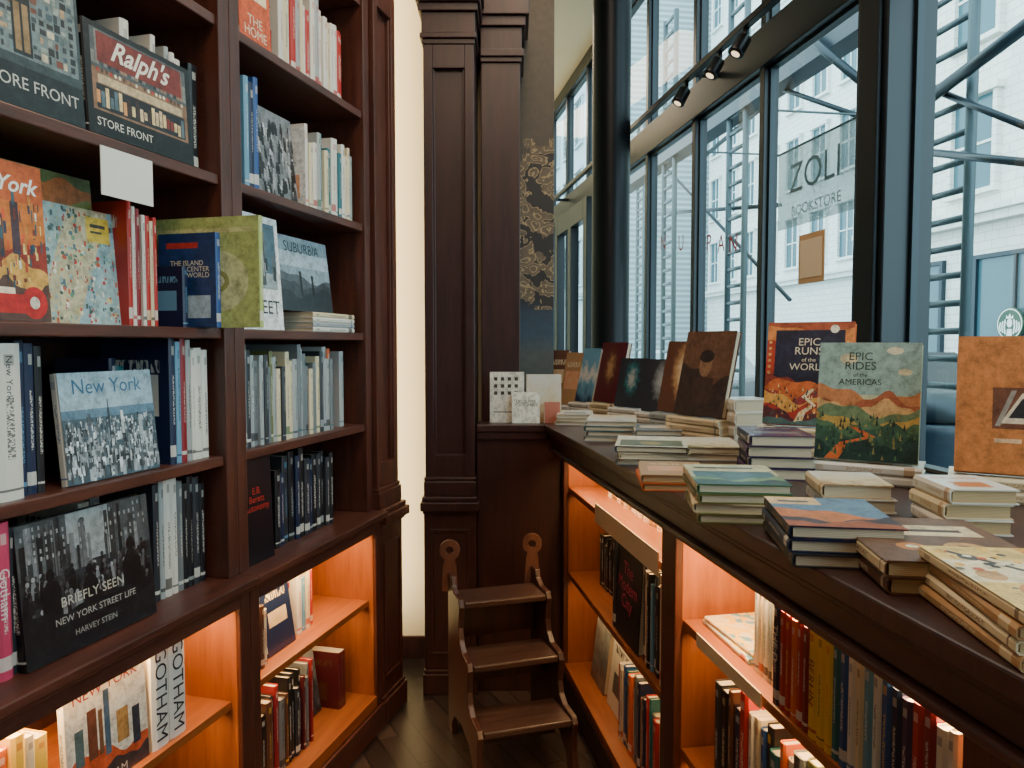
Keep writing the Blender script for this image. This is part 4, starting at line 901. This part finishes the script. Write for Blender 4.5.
def car(x,y,yaw,colm,lab):
    F=FR@T(x,y,-.14)@RZ_(yaw)
    e=empty("car",F,label=lab,cat="car")
    pr=[(-2.2,.35),(-2.25,.75),(-2.1,.95),(-1.2,1.05),(-.6,1.42),(.9,1.45),(1.6,1.08),(2.15,.98),(2.25,.7),(2.2,.35)]
    n=len(pr); vs=[(a,-.85,b) for a,b in pr]+[(a,.85,b) for a,b in pr]
    fs=[tuple(range(n)),tuple(reversed(range(n,2*n)))]+[((i+1)%n,i,n+i,n+(i+1)%n) for i in range(n)]
    add("body",mesh("car_body",vs,fs,[colm]),F,e,bevel=.05)
    for s in(-1,1):
        vs=[(-1.0,s*.856,1.06),(1.4,s*.856,1.08),(.85,s*.856,1.37),(-.58,s*.856,1.35)]
        add("side_window",mesh("side_window",vs,[(0,1,2,3)],[M_win]),F,e)
        for q in(-1.4,1.4):
            lathe("wheel",[(.2,-.1),(.33,-.1),(.33,.1),(.2,.1)],plain("tyre_rubber",(20,20,22),.8),F@T(q,s*.8,.33)@RX_(math.pi/2),e,24)
car(-6.5,5.6,0,plain("dark_car_paint",(22,26,34),.25,.4),"dark parked car at the kerb"); car(-12.5,5.6,0,plain("silver_car_paint",(150,156,160),.3,.5),"silver parked car at the kerb")
xt=RX(935,1.9,400)
lb=empty("litter_bin",FR@T(xt,1.9,-.02),label="dark teal round street litter bin on the sidewalk",cat="litter bin")
lathe("bin_body",[(.2,0),(.24,.1),(.25,1.0),(.26,1.02),(.26,1.06),(.2,1.08)],plain("bin_teal",(16,42,58),.5),FR@T(xt,1.9,-.02),lb,28)
lathe("bin_lid",[(.24,1.08),(.22,1.16),(.1,1.2)],M_teal,FR@T(xt,1.9,-.02),lb,28)

# ================================================================ LIGHTING
w=bpy.data.worlds.new("overcast_sky"); bpy.context.scene.world=w; w.use_nodes=True
bg=w.node_tree.nodes['Background']; bg.inputs[0].default_value=(.72,.92,1,1); bg.inputs[1].default_value=5.4
def area(name,loc,rot,sx,sy,en,col):
    L=bpy.data.lights.new(name,'AREA'); L.shape='RECTANGLE'; L.size=sx; L.size_y=sy; L.energy=en; L.color=col
    o=bpy.data.objects.new(name,L); COLL.objects.link(o); o.location=loc; o.rotation_euler=rot
area("ceiling_light",(-.1,.6,3.4),(0,0,0),.8,1.6,32,(1,.76,.54))
area("ceiling_light",(.15,2.4,3.4),(0,0,0),.4,.8,18,(1,.76,.54))
area("ceiling_light",(.1,6,3.4),(0,0,0),.4,2.5,36,(1,.82,.58))

# ---- drop shelf books that stand outside the frame or wholly behind others
bpy.context.view_layer.update()
dg=bpy.context.evaluated_depsgraph_get()
C0=Vector((0,0,CAMH)); fw=Vector((0,math.cos(PITCH),-math.sin(PITCH))); up=Vector((0,math.sin(PITCH),math.cos(PITCH)))
def seen(o):
    t,h,w=o["dims"]; W=WM[o]; kids=set([o.name]+[c.name for c in o.children])
    for a in(-.5,-.2,.2,.5):
        for b in(.0,.3,.7,1):
            for c in(.03,.3,.6,.97,1):
                P=W@Vector((a*t*.96,b*w*.98+.001,c*h)); d=P-C0
                zf=d.dot(fw)
                if zf<.1: continue
                px=512+FPX*d.x/zf; py=384-FPX*d.dot(up)/zf
                if not(-25<px<1049 and -25<py<793): continue
                L=d.length; ok,loc,nn,idx,ob,mm=bpy.context.scene.ray_cast(dg,C0,d.normalized(),distance=L+.01)
                if (not ok) or ob.name in kids or (loc-C0).length>L-.004: return True
    return False
kill=[o for o in ROWBOOKS if not seen(o)]
for o in kill:
    for c in list(o.children): bpy.data.objects.remove(c)
    bpy.data.objects.remove(o)
